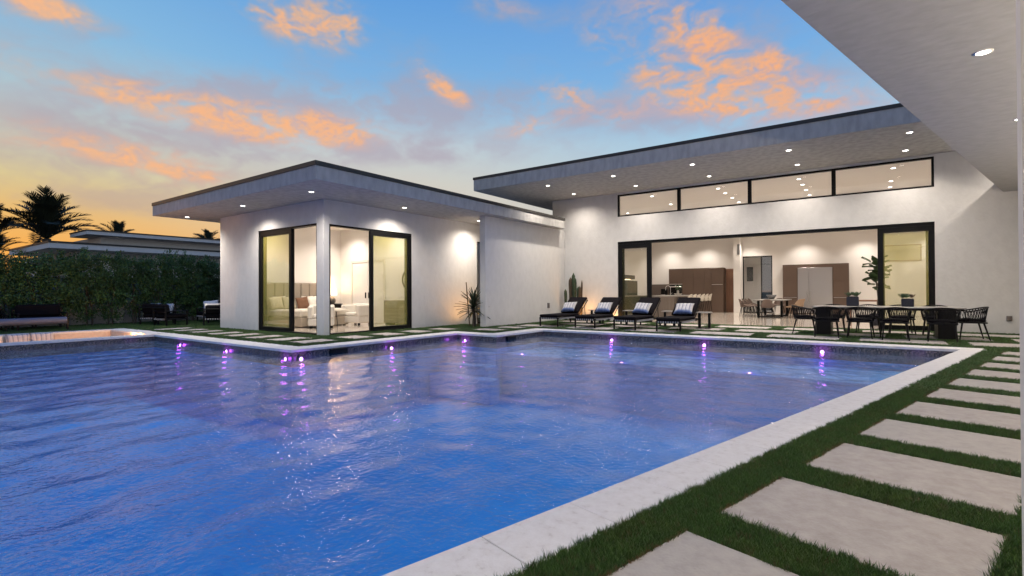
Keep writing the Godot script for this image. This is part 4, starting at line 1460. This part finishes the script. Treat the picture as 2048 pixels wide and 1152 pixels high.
func palms() -> void:
	var fr := [frond(1), frond(2), frond(3)]
	var r := RandomNumberGenerator.new()
	r.seed = 8
	for q in [[Vector3(-42.0, 4.6, -8.8), 1.22, 38, "full dark date palm rising behind the roof corner of the neighbour house"], [Vector3(-43.5, 4.75, -12.9), 0.62, 24, "small dark palm peeking over the upper roof of the neighbour house"], [Vector3(-44.0, 4.95, -19.1), 0.62, 22, "small dark palm beside the bedroom wing, over the neighbour roof"], [Vector3(-43.0, 4.65, -6.55), 0.85, 28, "dark palm half hidden by the full date palm"], [Vector3(-38.5, 3.35, -6.0), 0.55, 22, "low dark palm at the end of the neighbour roof"], [Vector3(-46.0, 4.65, -15.6), 0.42, 16, "smallest palm whose tips just clear the upper roof"]]:
		var t := thing("date_palm", q[3], "palm", Vector3(q[0].x, 0, q[0].z))
		var top: float = q[0].y
		part("trunk", tubem([Vector3(0, -0.05, 0), Vector3(0.05, top * 0.5, 0), Vector3(0, top, 0)], [0.30, 0.24, 0.22], 12), M.bark, t)
		for i in q[2]:
			var k: float = float(i) / q[2]
			var o := part("frond", fr[i % 3], M.palm_leaf, t, Vector3(0, top, 0))
			o.basis = Basis(Vector3.UP, i * 2.39996 + r.randfn(0, 0.15)) * Basis(Vector3.RIGHT, -(1.42 - 1.25 * k + r.randfn(0, 0.12)))
			o.scale = Vector3.ONE * q[1] * r.randf_range(0.85, 1.1)

# ---------------------------------------------------------------- left garden
func lounge_seat(called: String, label: String, at: Vector3, turn: float, w: float, high: float, category: String) -> Node3D:
	# the sitter faces local -z
	var t := thing(called, label, category, at, turn)
	var st := begin()
	box(st, Vector3(0, 0.24, 0), Vector3(w, 0.05, 0.78), 0.01)
	box(st, Vector3(0, high - 0.10, 0.39), Vector3(w, 0.05, 0.05), 0.01)
	for s in [-1.0, 1.0]:
		box(st, Vector3(s * (w / 2 - 0.025), 0.40, 0.39), Vector3(0.05, high - 0.25, 0.05), 0.008)
	part("frame", done(st), M.metal, t)
	for s in [-1.0, 1.0]:
		st = begin()
		box(st, Vector3(s * (w / 2 - 0.035), 0.53, 0.0), Vector3(0.07, 0.04, 0.80), 0.01)
		box(st, Vector3(s * (w / 2 - 0.035), 0.38, -0.36), Vector3(0.05, 0.27, 0.05), 0.008)
		part("arm", done(st), M.metal, t)
		for z in [-0.35, 0.36]:
			part("leg", boxm(Vector3(0.05, 0.23, 0.05), 0.006), M.metal, t, Vector3(s * (w / 2 - 0.03), 0.105, z))
	part("seat_cushion", boxm(Vector3(w - 0.14, 0.15, 0.70), 0.04), M.cushion, t, Vector3(0, 0.345, -0.03))
	part("back_cushion", boxm(Vector3(w - 0.14, high - 0.38, 0.16), 0.05), M.cushion, t, Vector3(0, 0.42 + (high - 0.38) / 2, 0.29), Vector3(0.18, 0, 0))
	st = begin()
	for i in int(w / 0.075) - 1:
		box(st, Vector3(-w / 2 + 0.08 + 0.075 * i, 0.24, -0.392), Vector3(0.036, 0.05, 0.012), 0.002)
		box(st, Vector3(-w / 2 + 0.08 + 0.075 * i, 0.24, 0.392), Vector3(0.036, 0.05, 0.012), 0.002)
	part("webbing", done(st), M.web, t)
	return t

func loose_pillow(label: String, at: Vector3, turn: Vector3, w: float, h: float, m: Material, sd := 1) -> void:
	var t := thing("pillow", label, "pillow", at)
	part("cover", pillowm(w, h, 0.17, sd), m, t, Vector3.ZERO, turn)

func left_garden() -> void:
	lounge_seat("garden_armchair", "black garden armchair seen from behind, nearest the hedge", Vector3(-22.0, 0, -7.75), 0.5, 0.80, 0.74, "armchair")
	lounge_seat("garden_armchair", "black garden armchair seen from behind, nearest the pool", Vector3(-20.75, 0, -7.75), 0.15, 0.80, 0.74, "armchair")
	lounge_seat("garden_sofa", "black garden sofa against the hedge, facing the armchairs", Vector3(-21.6, 0, -9.55), PI - 0.2, 1.9, 0.82, "sofa")
	lounge_seat("garden_armchair", "black garden armchair with pale pillows beside the bedroom wing", Vector3(-19.5, 0, -8.75), PI / 2 - 0.4, 0.85, 0.70, "armchair")
	loose_pillow("white pillow in front of the grey one beside the bedroom wing", Vector3(-19.35, 0.62, -8.55), Vector3(-0.3, 1.15, 0.0), 0.52, 0.38, M.white_fabric, 5)
	loose_pillow("blue grey pillow propped beside the bedroom wing", Vector3(-19.62, 0.68, -8.62), Vector3(-0.3, 1.0, 0.1), 0.50, 0.46, M.blue_fabric, 6)
	loose_pillow("blue pillow on the garden armchair nearest the hedge", Vector3(-22.08, 0.62, -7.70), Vector3(-0.25, 0.5, 0.0), 0.44, 0.36, M.blue_fabric, 7)
	loose_pillow("blue pillow on the garden armchair nearest the pool", Vector3(-20.80, 0.62, -7.70), Vector3(-0.25, 0.15, 0.0), 0.44, 0.36, M.blue_fabric, 8)
	lounge_seat("garden_sofa", "black two-seat sofa before the hedge, behind the pool cover roller", Vector3(-22.2, 0, -4.5), -PI / 2, 1.25, 0.78, "sofa")
	lounge_seat("garden_armchair", "black high-backed armchair beside the two-seat sofa", Vector3(-22.2, 0, -3.25), -PI / 2, 0.85, 0.86, "armchair")
	# roller of the pool cover
	var r := thing("cover_roller", "long blue grey pool cover roller on two black stands", "pool cover", Vector3(-21.2, 0, -3.2))
	part("rolled_cover", tubem([Vector3(0, 0.31, 2.0), Vector3(0, 0.31, -1.72)], 0.115, 20), M.roller, r)
	for z in [2.05, -1.76]:
		var st := begin()
		box(st, Vector3(0, 0.19, z), Vector3(0.06, 0.38, 0.04), 0.006)
		box(st, Vector3(0, 0.012, z), Vector3(0.5, 0.03, 0.05), 0.006)
		part("stand", done(st), M.metal, r)
	# sunken seat
	var s := structure("sunken_seat")
	slab("pit_floor", Vector3(-20.05, -1.0, -5.75), Vector3(-16.95, -0.95, 6.0), M.pit_wall, s)
	slab("pit_wall", Vector3(-20.15, -1.0, -5.75), Vector3(-20.04, -0.05, 6.0), M.pit_wall, s)
	slab("pit_wall", Vector3(-20.15, -1.0, -5.85), Vector3(-16.95, -0.05, -5.745), M.pit_wall, s)
	slab("pit_wall", Vector3(-16.96, -1.0, -5.74), Vector3(-16.86, -0.05, 6.0), M.pit_wall, s)
	slab("bench", Vector3(-20.03, -0.95, -5.73), Vector3(-19.40, -0.50, 6.0), M.pit_wall, s, 0.02)
	for i in 3:
		loose_pillow(["striped pillow at the lit end of the sunken bench", "striped pillow in the middle of the sunken bench", "plain pale pillow on the sunken bench"][i], Vector3(-19.78, -0.22, [-4.05, -3.55, -3.0][i]), Vector3(-0.22, PI / 2 + 0.1 * i, 0.0), 0.55, 0.52, M.stripe if i < 2 else M.white_fabric, 20 + i)
	for q in [[Vector3(-18.05, -0.14, -5.74), Vector3(0, 0, 1), "step light on the end wall of the sunken seat, nearer the bench"], [Vector3(-17.55, -0.14, -5.74), Vector3(0, 0, 1), "step light on the end wall of the sunken seat, nearer the pool"], [Vector3(-16.965, -0.35, -4.6), Vector3(-1, 0, 0), "added unseen lamp on the pool side of the sunken seat, first from the end wall"], [Vector3(-16.965, -0.35, -3.2), Vector3(-1, 0, 0), "added unseen lamp on the pool side of the sunken seat, second from the end wall"], [Vector3(-16.965, -0.35, -1.8), Vector3(-1, 0, 0), "added unseen lamp on the pool side of the sunken seat, third from the end wall"]]:  # the pool-side three are unseen lamps added to warm the bench wall
		var n: Vector3 = q[1]
		var t := thing("step_light", q[2], "light", q[0])
		var side := n.cross(Vector3(0.2, 0.9, 0.3)).normalized()
		t.basis = Basis(side, n, side.cross(n))
		part("housing", lathem([[0.0, -0.02], [0.05, -0.02], [0.05, 0.008], [0.038, 0.010], [0.038, 0.002]], 16), M.steel, t)
		part("lamp_lens", lathem([[0.038, 0.004], [0.0, 0.010]], 16), M.warm_lens, t)
		var l := OmniLight3D.new()
		l.name = "light"
		l.light_color = Color(1.0, 0.72, 0.45)
		l.light_energy = 0.9
		l.light_size = 0.04
		l.omni_range = 20.0
		l.omni_attenuation = 2.0
		l.shadow_enabled = true
		l.position = Vector3(0, 0.06, 0)
		t.add_child(l)

# ---------------------------------------------------------------- bedroom
func armchair(label: String, at: Vector3, turn: float) -> void:
	var t := thing("bedroom_armchair", label, "armchair", at, turn, "white bedroom armchairs")
	part("seat_base", boxm(Vector3(0.80, 0.24, 0.76), 0.03), M.white_fabric, t, Vector3(0, 0.20, 0))
	part("seat_cushion", boxm(Vector3(0.50, 0.14, 0.64), 0.04), M.white_fabric, t, Vector3(0, 0.39, -0.06))
	for s in [-1.0, 1.0]:
		part("arm", boxm(Vector3(0.15, 0.40, 0.78), 0.03), M.white_fabric, t, Vector3(s * 0.33, 0.515, 0.0))
	part("backrest", boxm(Vector3(0.81, 0.44, 0.17), 0.035), M.white_fabric, t, Vector3(0, 0.535, 0.31))
	for s in [-0.32, 0.32]:
		for z in [-0.30, 0.30]:
			part("foot", boxm(Vector3(0.07, 0.09, 0.07), 0.006), M.black, t, Vector3(s, 0.045, z))

func bedroom() -> void:
	var b := thing("bed", "low bed with white linen and a channelled grey headboard", "bed", Vector3(-17.48, 0.006, -10.42))
	var h := part("headboard", boxm(Vector3(0.08, 1.50, 2.06), 0.01), M.head, b, Vector3(0.045, 0.78, 0))
	for i in 6:
		part("channel", boxm(Vector3(0.09, 1.47, 0.325), 0.03), M.head, h, Vector3(0.06, 0, -0.85 + 0.34 * i))
	part("bed_base", boxm(Vector3(2.05, 0.30, 1.86), 0.02), M.beige_fabric, b, Vector3(1.16, 0.18, 0))
	part("mattress", boxm(Vector3(2.00, 0.26, 1.82), 0.06), M.white_fabric, b, Vector3(1.16, 0.45, 0))
	part("blanket", boxm(Vector3(1.20, 0.27, 1.90), 0.06), M.cream, b, Vector3(1.60, 0.465, 0))
	var k := 0
	for q in [[0.26, 0.62, -0.55, M.white_fabric, "white bed pillow beside the nightstand lamp"], [0.26, 0.62, 0.55, M.white_fabric, "white bed pillow behind the sand pillows"], [0.42, 0.60, 0.30, M.sand_fabric, "sand bed pillow next to the rust one"], [0.42, 0.60, 0.78, M.sand_fabric, "sand bed pillow at the bed edge by the glass"], [0.45, 0.58, -0.22, M.rust_fabric, "rust brown bed pillow in the middle"], [0.45, 0.60, -0.66, M.white_fabric, "white bed pillow next to the rust one"]]:
		loose_pillow(q[4], Vector3(-17.48 + q[0], 0.006 + q[1] + 0.20, -10.42 + q[2]), Vector3(-0.25, PI / 2, 0.03 * k), 0.50, 0.46, q[3], 40 + k)
		k += 1
	for z in [-11.95, -8.95]:
		var n := thing("nightstand", "black nightstand carrying the table lamp" if z < -10 else "black nightstand on the far side of the bed, by the glass", "nightstand", Vector3(-17.22, 0.006, z))
		part("body", boxm(Vector3(0.50, 0.58, 0.66), 0.01), M.black, n, Vector3(0, 0.40, 0))
		part("nightstand_top", boxm(Vector3(0.54, 0.03, 0.70), 0.006), M.black, n, Vector3(0, 0.71, 0))
		for q in [[-0.2, -0.28], [0.2, -0.28], [-0.2, 0.28], [0.2, 0.28]]:
			part("leg", boxm(Vector3(0.04, 0.11, 0.04)), M.black, n, Vector3(q[0], 0.055, q[1]))
	var l := thing("table_lamp", "table lamp with white drum shade and dark round base", "lamp", Vector3(-17.18, 0.732, -11.98))
	part("base", lathem([[0.0, 0.0], [0.08, 0.0], [0.13, 0.07], [0.14, 0.14], [0.10, 0.23], [0.03, 0.28], [0.02, 0.34]], 20), M.grey_box, l)
	part("lamp_shade", lathem([[0.19, 0.33], [0.17, 0.60]], 24), M.lamp_shade, l)
	var o := OmniLight3D.new()
	o.name = "light"
	o.light_color = Color(1.0, 0.78, 0.55)
	o.light_energy = 0.5
	o.light_size = 0.05
	o.shadow_enabled = true
	o.position = Vector3(0, 0.66, 0)
	l.add_child(o)
	armchair("white armchair nearest the bed, its side to the open corner", Vector3(-14.85, 0.006, -9.95), -2.2)
	armchair("white armchair in front of the bedroom door", Vector3(-15.15, 0.006, -11.60), -2.9)
	var s := thing("bedside_table", "small round table on thin dark legs between the white armchairs", "table", Vector3(-15.35, 0.006, -10.80))
	part("table_top", lathem([[0.0, 0.50], [0.21, 0.50], [0.21, 0.525], [0.0, 0.525]], 24), M.cream, s)
	for a in 3:
		part("leg", tubem([Vector3(cos(a * 2.1) * 0.10, 0.50, sin(a * 2.1) * 0.10), Vector3(cos(a * 2.1) * 0.17, 0.0, sin(a * 2.1) * 0.17)], 0.012, 6), M.metal, s)
	var d := thing("bedroom_door", "white double door in the bedroom back wall", "door", Vector3(-15.78, 0.006, -12.6))
	part("door_casing", boxm(Vector3(1.98, 0.09, 0.05), 0.004), M.white_fabric, d, Vector3(0, 2.36, 0.02))
	for x in [-0.95, 0.95]:
		part("door_casing", boxm(Vector3(0.08, 2.31, 0.05), 0.004), M.white_fabric, d, Vector3(x, 1.158, 0.02))
	for x in [-0.455, 0.455]:
		var leaf := part("door_leaf", boxm(Vector3(0.89, 2.28, 0.04), 0.004), M.paint, d, Vector3(x, 1.15, 0.012))
		part("handle", boxm(Vector3(0.025, 0.22, 0.05), 0.005), M.black, leaf, Vector3(-0.36 * signf(x), -0.1, 0.04))
	var dr := thing("dresser", "dark wood dresser behind the bedroom glass panel", "dresser", Vector3(-13.55, 0.006, -12.34))
	part("carcass", boxm(Vector3(1.50, 0.80, 0.48), 0.01), M.cabinet, dr, Vector3(0, 0.47, 0))
	for i in 3:
		for x in [-0.37, 0.37]:
			var dw := part("drawer", boxm(Vector3(0.70, 0.235, 0.02), 0.004), M.grey_oak, dr, Vector3(x, 0.20 + 0.26 * i, 0.25))
			part("handle", boxm(Vector3(0.12, 0.015, 0.02), 0.003), M.black, dw, Vector3(0, 0.05, 0.02))
	for x in [-0.68, 0.68]:
		part("leg", boxm(Vector3(0.06, 0.07, 0.40)), M.black, dr, Vector3(x, 0.036, 0))
	var m := thing("round_mirror", "round dark-framed mirror above the dresser", "mirror", Vector3(-13.45, 1.62, -12.58))
	part("frame", lathem([[0.36, 0.0], [0.40, 0.0], [0.40, 0.03], [0.36, 0.03], [0.36, 0.0]], 36), M.black, m, Vector3.ZERO, Vector3(PI / 2, 0, 0))
	part("glass", lathem([[0.0, 0.012], [0.362, 0.012]], 36), M.chrome, m, Vector3.ZERO, Vector3(PI / 2, 0, 0))

# ---------------------------------------------------------------- kitchen and dining
func shell_chair(called: String, m: Material, seat_y: float, back: float, group: String) -> Node3D:
	# a curved shell seat on four splayed dark legs; the sitter faces local -z
	var t := thing(called, "", "chair", Vector3.ZERO, 0.0, group)
	var rows := []
	for j in 9:
		var k := j / 8.0
		var row := []
		for i in 13:
			var u := -1.0 + i / 6.0
			var z := lerpf(-0.24, 0.20, minf(k / 0.5, 1.0))
			var y := 0.03 * (1.0 - minf(k / 0.5, 1.0)) * 0.5
			if k > 0.5:
				var q := (k - 0.5) / 0.5
				z = 0.20 + 0.10 * q - 0.20 * u * u * q
				y = back * q - 0.24 * u * u * u * u * q
			else:
				y += 0.18 * pow(absf(u), 4.0) * k * 2.0
			row.append(Vector3(u * (0.25 - 0.02 * k), seat_y + y, z))
		rows.append(row)
	part("shell", grid(rows), m, t)
	part("seat_pad", boxm(Vector3(0.42, 0.05, 0.40), 0.02), m, t, Vector3(0, seat_y + 0.035, -0.02))
	for s in [-1.0, 1.0]:
		for z in [-0.17, 0.16]:
			part("leg", tubem([Vector3(s * 0.15, seat_y + 0.01, z), Vector3(s * 0.23, 0.002, z * 1.5)], [0.017, 0.010], 6), M.black, t)
	return t

func kitchen() -> void:
	var y0 := 0.006
	var c := thing("tall_cabinet", "wall of tall brown kitchen cabinets with built-in oven", "cabinet", Vector3(-7.92, y0, -28.7))
	part("carcass", boxm(Vector3(2.90, 2.40, 0.58), 0.004), M.cabinet, c, Vector3(0, 1.20, 0))
	for q in [[-1.06, 1.99, 0.74, 0.76], [-1.06, 0.44, 0.74, 0.84], [-0.38, 2.10, 0.58, 0.54], [-0.38, 0.92, 0.58, 1.78], [0.22, 2.10, 0.58, 0.54], [0.22, 0.92, 0.58, 1.78], [0.69, 2.10, 0.32, 0.54], [0.69, 1.33, 0.32, 0.96], [0.69, 0.42, 0.32, 0.80], [1.16, 1.94, 0.58, 0.86], [1.16, 0.76, 0.58, 1.46]]:
		part("door_panel", boxm(Vector3(q[2] - 0.012, q[3] - 0.012, 0.022), 0.003), M.cabinet, c, Vector3(q[0], q[1], 0.301))
	part("handle", boxm(Vector3(0.56, 0.022, 0.02), 0.003), M.steel, c, Vector3(1.16, 1.50, 0.325))
	part("handle", boxm(Vector3(0.31, 0.022, 0.02), 0.003), M.steel, c, Vector3(0.69, 0.835, 0.325))
	var ov := part("oven", boxm(Vector3(0.72, 0.68, 0.03), 0.005), M.oven, c, Vector3(-1.06, 1.22, 0.305))
	part("handle", boxm(Vector3(0.68, 0.045, 0.04), 0.008), M.steel, ov, Vector3(0, 0.17, 0.03))
	part("control_strip", boxm(Vector3(0.72, 0.05, 0.032), 0.003), M.steel, ov, Vector3(0, 0.32, 0.002))
	var d := thing("wooden_door", "reddish wooden door standing beside the tall cabinets", "door", Vector3(-6.22, y0, -28.96))
	part("leaf", boxm(Vector3(0.46, 2.28, 0.05), 0.004), M.oak, d, Vector3(0, 1.14, 0))
	part("casing", boxm(Vector3(0.50, 0.05, 0.06), 0.004), M.oak, d, Vector3(0, 2.31, 0))
	var k := thing("kitchen_counter", "dark counter with brown backsplash along the kitchen wall", "counter", Vector3(-10.03, y0, -28.7))
	part("cupboard", boxm(Vector3(1.26, 0.88, 0.56), 0.004), M.cabinet, k, Vector3(0, 0.44, 0))
	part("worktop", boxm(Vector3(1.28, 0.04, 0.60), 0.005), M.grey_oak, k, Vector3(0, 0.902, 0))
	part("backsplash", boxm(Vector3(1.26, 0.62, 0.02)), M.backsplash, k, Vector3(0, 1.235, -0.285))
	var cm := thing("coffee_machine", "small black coffee machine on the kitchen counter", "appliance", Vector3(-9.72, 0.93, -28.65))
	part("body", boxm(Vector3(0.30, 0.36, 0.30), 0.02), M.black, cm, Vector3(0, 0.18, 0))
	part("drip_tray", boxm(Vector3(0.22, 0.03, 0.12), 0.005), M.steel, cm, Vector3(0, 0.02, 0.20))
	# counter with hood on the side wall, seen through the left glass leaf
	var r := thing("range_counter", "dark side counter with cooker below the hood", "counter", Vector3(-10.33, y0, -24.6))
	part("cupboard", boxm(Vector3(0.62, 0.88, 4.6), 0.004), M.black, r, Vector3(0, 0.44, 0))
	part("worktop", boxm(Vector3(0.66, 0.04, 4.64), 0.005), M.grey_oak, r, Vector3(0, 0.902, 0))
	part("splashback", boxm(Vector3(0.02, 0.8, 4.6)), M.black, r, Vector3(-0.31, 1.325, 0))
	var hd := thing("range_hood", "black kitchen hood with a light under it", "hood", Vector3(-10.30, 1.78, -24.3))
	part("hood_body", boxm(Vector3(0.62, 0.20, 1.3), 0.01), M.black, hd, Vector3(0, 0.10, 0))
	part("lamp_strip", boxm(Vector3(0.10, 0.012, 0.9), 0.003), M.warm_lens, hd, Vector3(0.1, -0.008, 0))
	var hl := SpotLight3D.new()
	hl.name = "light"
	hl.light_color = Color(1.0, 0.82, 0.55)
	hl.light_energy = 0.8
	hl.spot_angle = 70.0
	hl.light_size = 0.1
	hl.shadow_enabled = true
	hl.rotation = Vector3(-PI / 2, 0, 0)
	hl.position = Vector3(0.1, -0.03, 0)
	hd.add_child(hl)
	# island
	var i := thing("kitchen_island", "grey wood kitchen island running away from the door", "island", Vector3(-7.75, y0, -24.6))
	part("end_panel", boxm(Vector3(1.10, 0.90, 0.08), 0.005), M.grey_oak, i, Vector3(0, 0.45, 2.06))
	part("body", boxm(Vector3(0.72, 0.90, 4.05), 0.004), M.grey_oak, i, Vector3(-0.18, 0.45, -0.01))
	part("worktop", boxm(Vector3(1.14, 0.05, 4.22), 0.006), M.top, i, Vector3(0, 0.928, 0))
	var f := thing("kitchen_tap", "tall curved steel tap on the island", "tap", Vector3(-7.62, 0.959, -23.3))
	var pts := []
	for j in 13:
		var a := PI * j / 12.0
		pts.append(Vector3(-0.11 + 0.11 * cos(a), 0.34 + 0.11 * sin(a), 0))
	part("spout", tubem([Vector3(0, 0.0, 0), Vector3(0, 0.30, 0)] + pts + [Vector3(-0.22, 0.24, 0)], 0.016, 8), M.chrome, f)
	part("lever", tubem([Vector3(0.02, 0.08, 0), Vector3(0.09, 0.12, 0)], 0.008, 6), M.chrome, f)
	var v := thing("vase_of_greenery", "clear vase with dark leafy stems on the island", "vase", Vector3(-7.55, 0.959, -24.2))
	part("vase", lathem([[0.0, 0.0], [0.05, 0.0], [0.055, 0.2], [0.04, 0.24]], 16), M.steel, v)
	var st := begin()
	var g := RandomNumberGenerator.new()
	g.seed = 4
	for j in 60:
		var p := Vector3(g.randfn() * 0.09, 0.40 + g.randfn() * 0.08, g.randfn() * 0.09)
		var a := Vector3(g.randfn(), g.randfn(), g.randfn()).normalized() * 0.05
		var w := a.cross(Vector3(0.3, 1, 0.2)).normalized() * 0.02
		tri(st, p - a, p + w, p + a, Vector3(0, -3, 0))
		tri(st, p - a, p + a, p - w, Vector3(0, -3, 0))
	for j in 5:
		tube(st, [Vector3(0, 0.05, 0), Vector3(g.randfn() * 0.08, 0.42, g.randfn() * 0.08)], 0.004, 4)
	part("stems", done(st), M.leaf, v)
	var w := thing("white_bowl", "white bowl standing on the island", "bowl", Vector3(-7.45, 0.959, -23.9))
	part("bowl", lathem([[0.0, 0.0], [0.09, 0.0], [0.18, 0.07], [0.185, 0.085], [0.17, 0.075], [0.08, 0.015], [0.0, 0.012]], 24), M.white_fabric, w)
	part("foot_ring", lathem([[0.07, -0.004], [0.09, -0.004], [0.09, 0.004], [0.07, 0.004]], 20), M.white_fabric, w)
	var s := shell_chair("bar_stool", M.cream, 0.66, 0.36, "cream bar stools along the island")
	s.position = Vector3(-6.82, y0, -22.95)
	s.rotation.y = PI / 2
	s.set_meta("label", "cream bar stool at the garden end of the island row")
	for j in range(1, 6):
		copy(s, "cream bar stool, %s along the island from the garden end" % ["", "second", "third", "fourth", "fifth", "last"][j], Vector3(-6.82, y0, -22.95 - 0.68 * j), PI / 2)
	# fridge wall
	var fr := thing("fridge_wall", "double steel fridge framed by brown cabinets", "fridge", Vector3(-2.28, y0, -28.75))
	part("surround", boxm(Vector3(2.76, 2.44, 0.48), 0.004), M.cabinet, fr, Vector3(0, 1.22, 0))
	for q in [[-1.06, 2.00, 0.60, 0.74], [-1.06, 1.22, 0.60, 0.76], [-1.06, 0.40, 0.60, 0.78], [1.06, 2.00, 0.60, 0.74], [1.06, 1.22, 0.60, 0.76], [1.06, 0.40, 0.60, 0.78]]:
		part("door_panel", boxm(Vector3(q[2] - 0.012, q[3] - 0.012, 0.02), 0.003), M.cabinet, fr, Vector3(q[0], q[1], 0.25))
	for x in [-1.06, 1.06]:
		part("handle", boxm(Vector3(0.58, 0.022, 0.02), 0.003), M.steel, fr, Vector3(x, 0.815, 0.27))
	for q in [[-0.49, 0.46], [0.235, 0.98]]:
		var dd := part("fridge_door", boxm(Vector3(q[1], 2.22, 0.05), 0.006), M.steel, fr, Vector3(q[0], 1.16, 0.262))
		part("handle", tubem([Vector3(0, -0.62, 0.06), Vector3(0, -0.05, 0.06)], 0.014, 8), M.chrome, dd, Vector3(0.17 if q[0] < 0 else -0.43, 0, 0))
	# indoor dining
	var t := thing("indoor_dining_table", "indoor dining table with stone top on a black sled base", "table", Vector3(-3.60, y0, -25.0))
	part("table_top", boxm(Vector3(1.15, 0.04, 2.70), 0.01), M.top, t, Vector3(0, 0.745, 0))
	for z in [-0.85, 0.85]:
		st = begin()
		for x in [-0.45, 0.45]:
			box(st, Vector3(x, 0.385, z), Vector3(0.09, 0.68, 0.10), 0.006)
		box(st, Vector3(0, 0.03, z), Vector3(0.99, 0.05, 0.10), 0.006)
		part("leg_frame", done(st), M.black, t)
	var bw := thing("stone_bowl", "tapered grey bowl on the indoor dining table", "bowl", Vector3(-3.72, 0.773, -25.4))
	part("bowl", lathem([[0.0, 0.0], [0.10, 0.0], [0.22, 0.20], [0.20, 0.20], [0.09, 0.03], [0.0, 0.03]], 24), M.grey_box, bw)
	part("foot_ring", lathem([[0.08, -0.002], [0.10, -0.002], [0.10, 0.006], [0.08, 0.006]], 18), M.grey_box, bw)
	var ch := shell_chair("dining_chair", M.taupe, 0.44, 0.36, "brown shell chairs round the indoor table")
	ch.position = Vector3(-3.55, y0, -23.25)
	ch.rotation.y = 0.05
	ch.set_meta("label", "brown shell chair at the garden end of the indoor table")
	for j in 4:
		copy(ch, "brown shell chair, %s on the island side of the indoor table" % ["first", "second", "third", "fourth"][j], Vector3(-4.52, y0, -23.95 - 0.68 * j), -PI / 2 + 0.06)
	for j in 3:
		var o := copy(ch, "tan shell chair, %s on the fridge side of the indoor table" % ["first", "second", "third"][j], Vector3(-2.72, y0, -24.05 - 0.85 * j), PI / 2 - 0.1)
		for n in ["shell", "seat_pad"]:
			o.get_node(n).material_override = M.tan
	copy(ch, "brown shell chair at the fridge end of the indoor table", Vector3(-3.6, y0, -26.75), PI)
	# plant, stool and picture
	var fg := thing("fiddle_leaf_fig", "fiddle-leaf fig in a pot behind the right glass door", "plant", Vector3(0.12, y0, -20.6))
	part("pot", lathem([[0.0, 0.0], [0.17, 0.0], [0.21, 0.38], [0.19, 0.38], [0.18, 0.34], [0.0, 0.34]], 24), M.navy_pot, fg)
	part("trunk", tubem([Vector3(0, 0.3, 0), Vector3(0.03, 0.9, 0), Vector3(-0.02, 1.5, 0.02), Vector3(0.0, 2.05, 0)], [0.025, 0.022, 0.018, 0.01], 7), M.bark, fg)
	var rows := []
	for j in 7:
		var q := j / 6.0
		var wd := 0.10 * sin(PI * pow(q, 0.7)) + 0.004
		rows.append([Vector3(-wd, 0.02, 0.27 * q), Vector3(0, -0.004 - 0.03 * q * q, 0.27 * q), Vector3(wd, 0.02, 0.27 * q)])
	var lm := grid(rows)
	g.seed = 15
	for j in 46:
		var hgt := 1.22 + 0.86 * j / 45.0
		var o := part("leaf", lm, M.leaf, fg, Vector3(g.randfn() * 0.03, hgt, g.randfn() * 0.03))
		o.basis = Basis(Vector3.UP, j * 2.4 + g.randfn() * 0.2) * Basis(Vector3.RIGHT, -g.randf_range(-0.35, 0.9))
		o.position += o.basis.z * g.randf_range(0.02, 0.16)
		o.scale = Vector3.ONE * g.randf_range(1.0, 1.4)
	var sb := thing("wooden_bench", "low pale wooden bench by the fiddle-leaf fig", "bench", Vector3(-0.25, y0, -22.3))
	part("seat", boxm(Vector3(0.95, 0.06, 0.36), 0.01), M.oak, sb, Vector3(0, 0.78, 0))
	for x in [-0.4, 0.4]:
		part("leg", boxm(Vector3(0.06, 0.75, 0.30), 0.008), M.oak, sb, Vector3(x, 0.375, 0))
	var pc := thing("wall_picture", "long framed picture on the wall behind the right glass door", "picture", Vector3(1.05, 2.85, -28.99))
	part("frame", boxm(Vector3(1.5, 0.75, 0.03), 0.006), M.tan, pc)
	part("canvas", boxm(Vector3(1.4, 0.65, 0.012)), M.sand_fabric, pc, Vector3(0, 0, 0.014))

func _ready() -> void:
	rng.seed = 2024
	camera_and_light()
	materials()
	ground()
	pool()
	coping()
	paving()
	bedroom_wing()
	great_room()
	patio_wing()
	neighbour()
	wall_boxes()
	patio_furniture()
	pool_lights()
	left_garden()
	bedroom()
	kitchen()
	cactus()
	yucca()
	hedge()
	palms()
	turf()
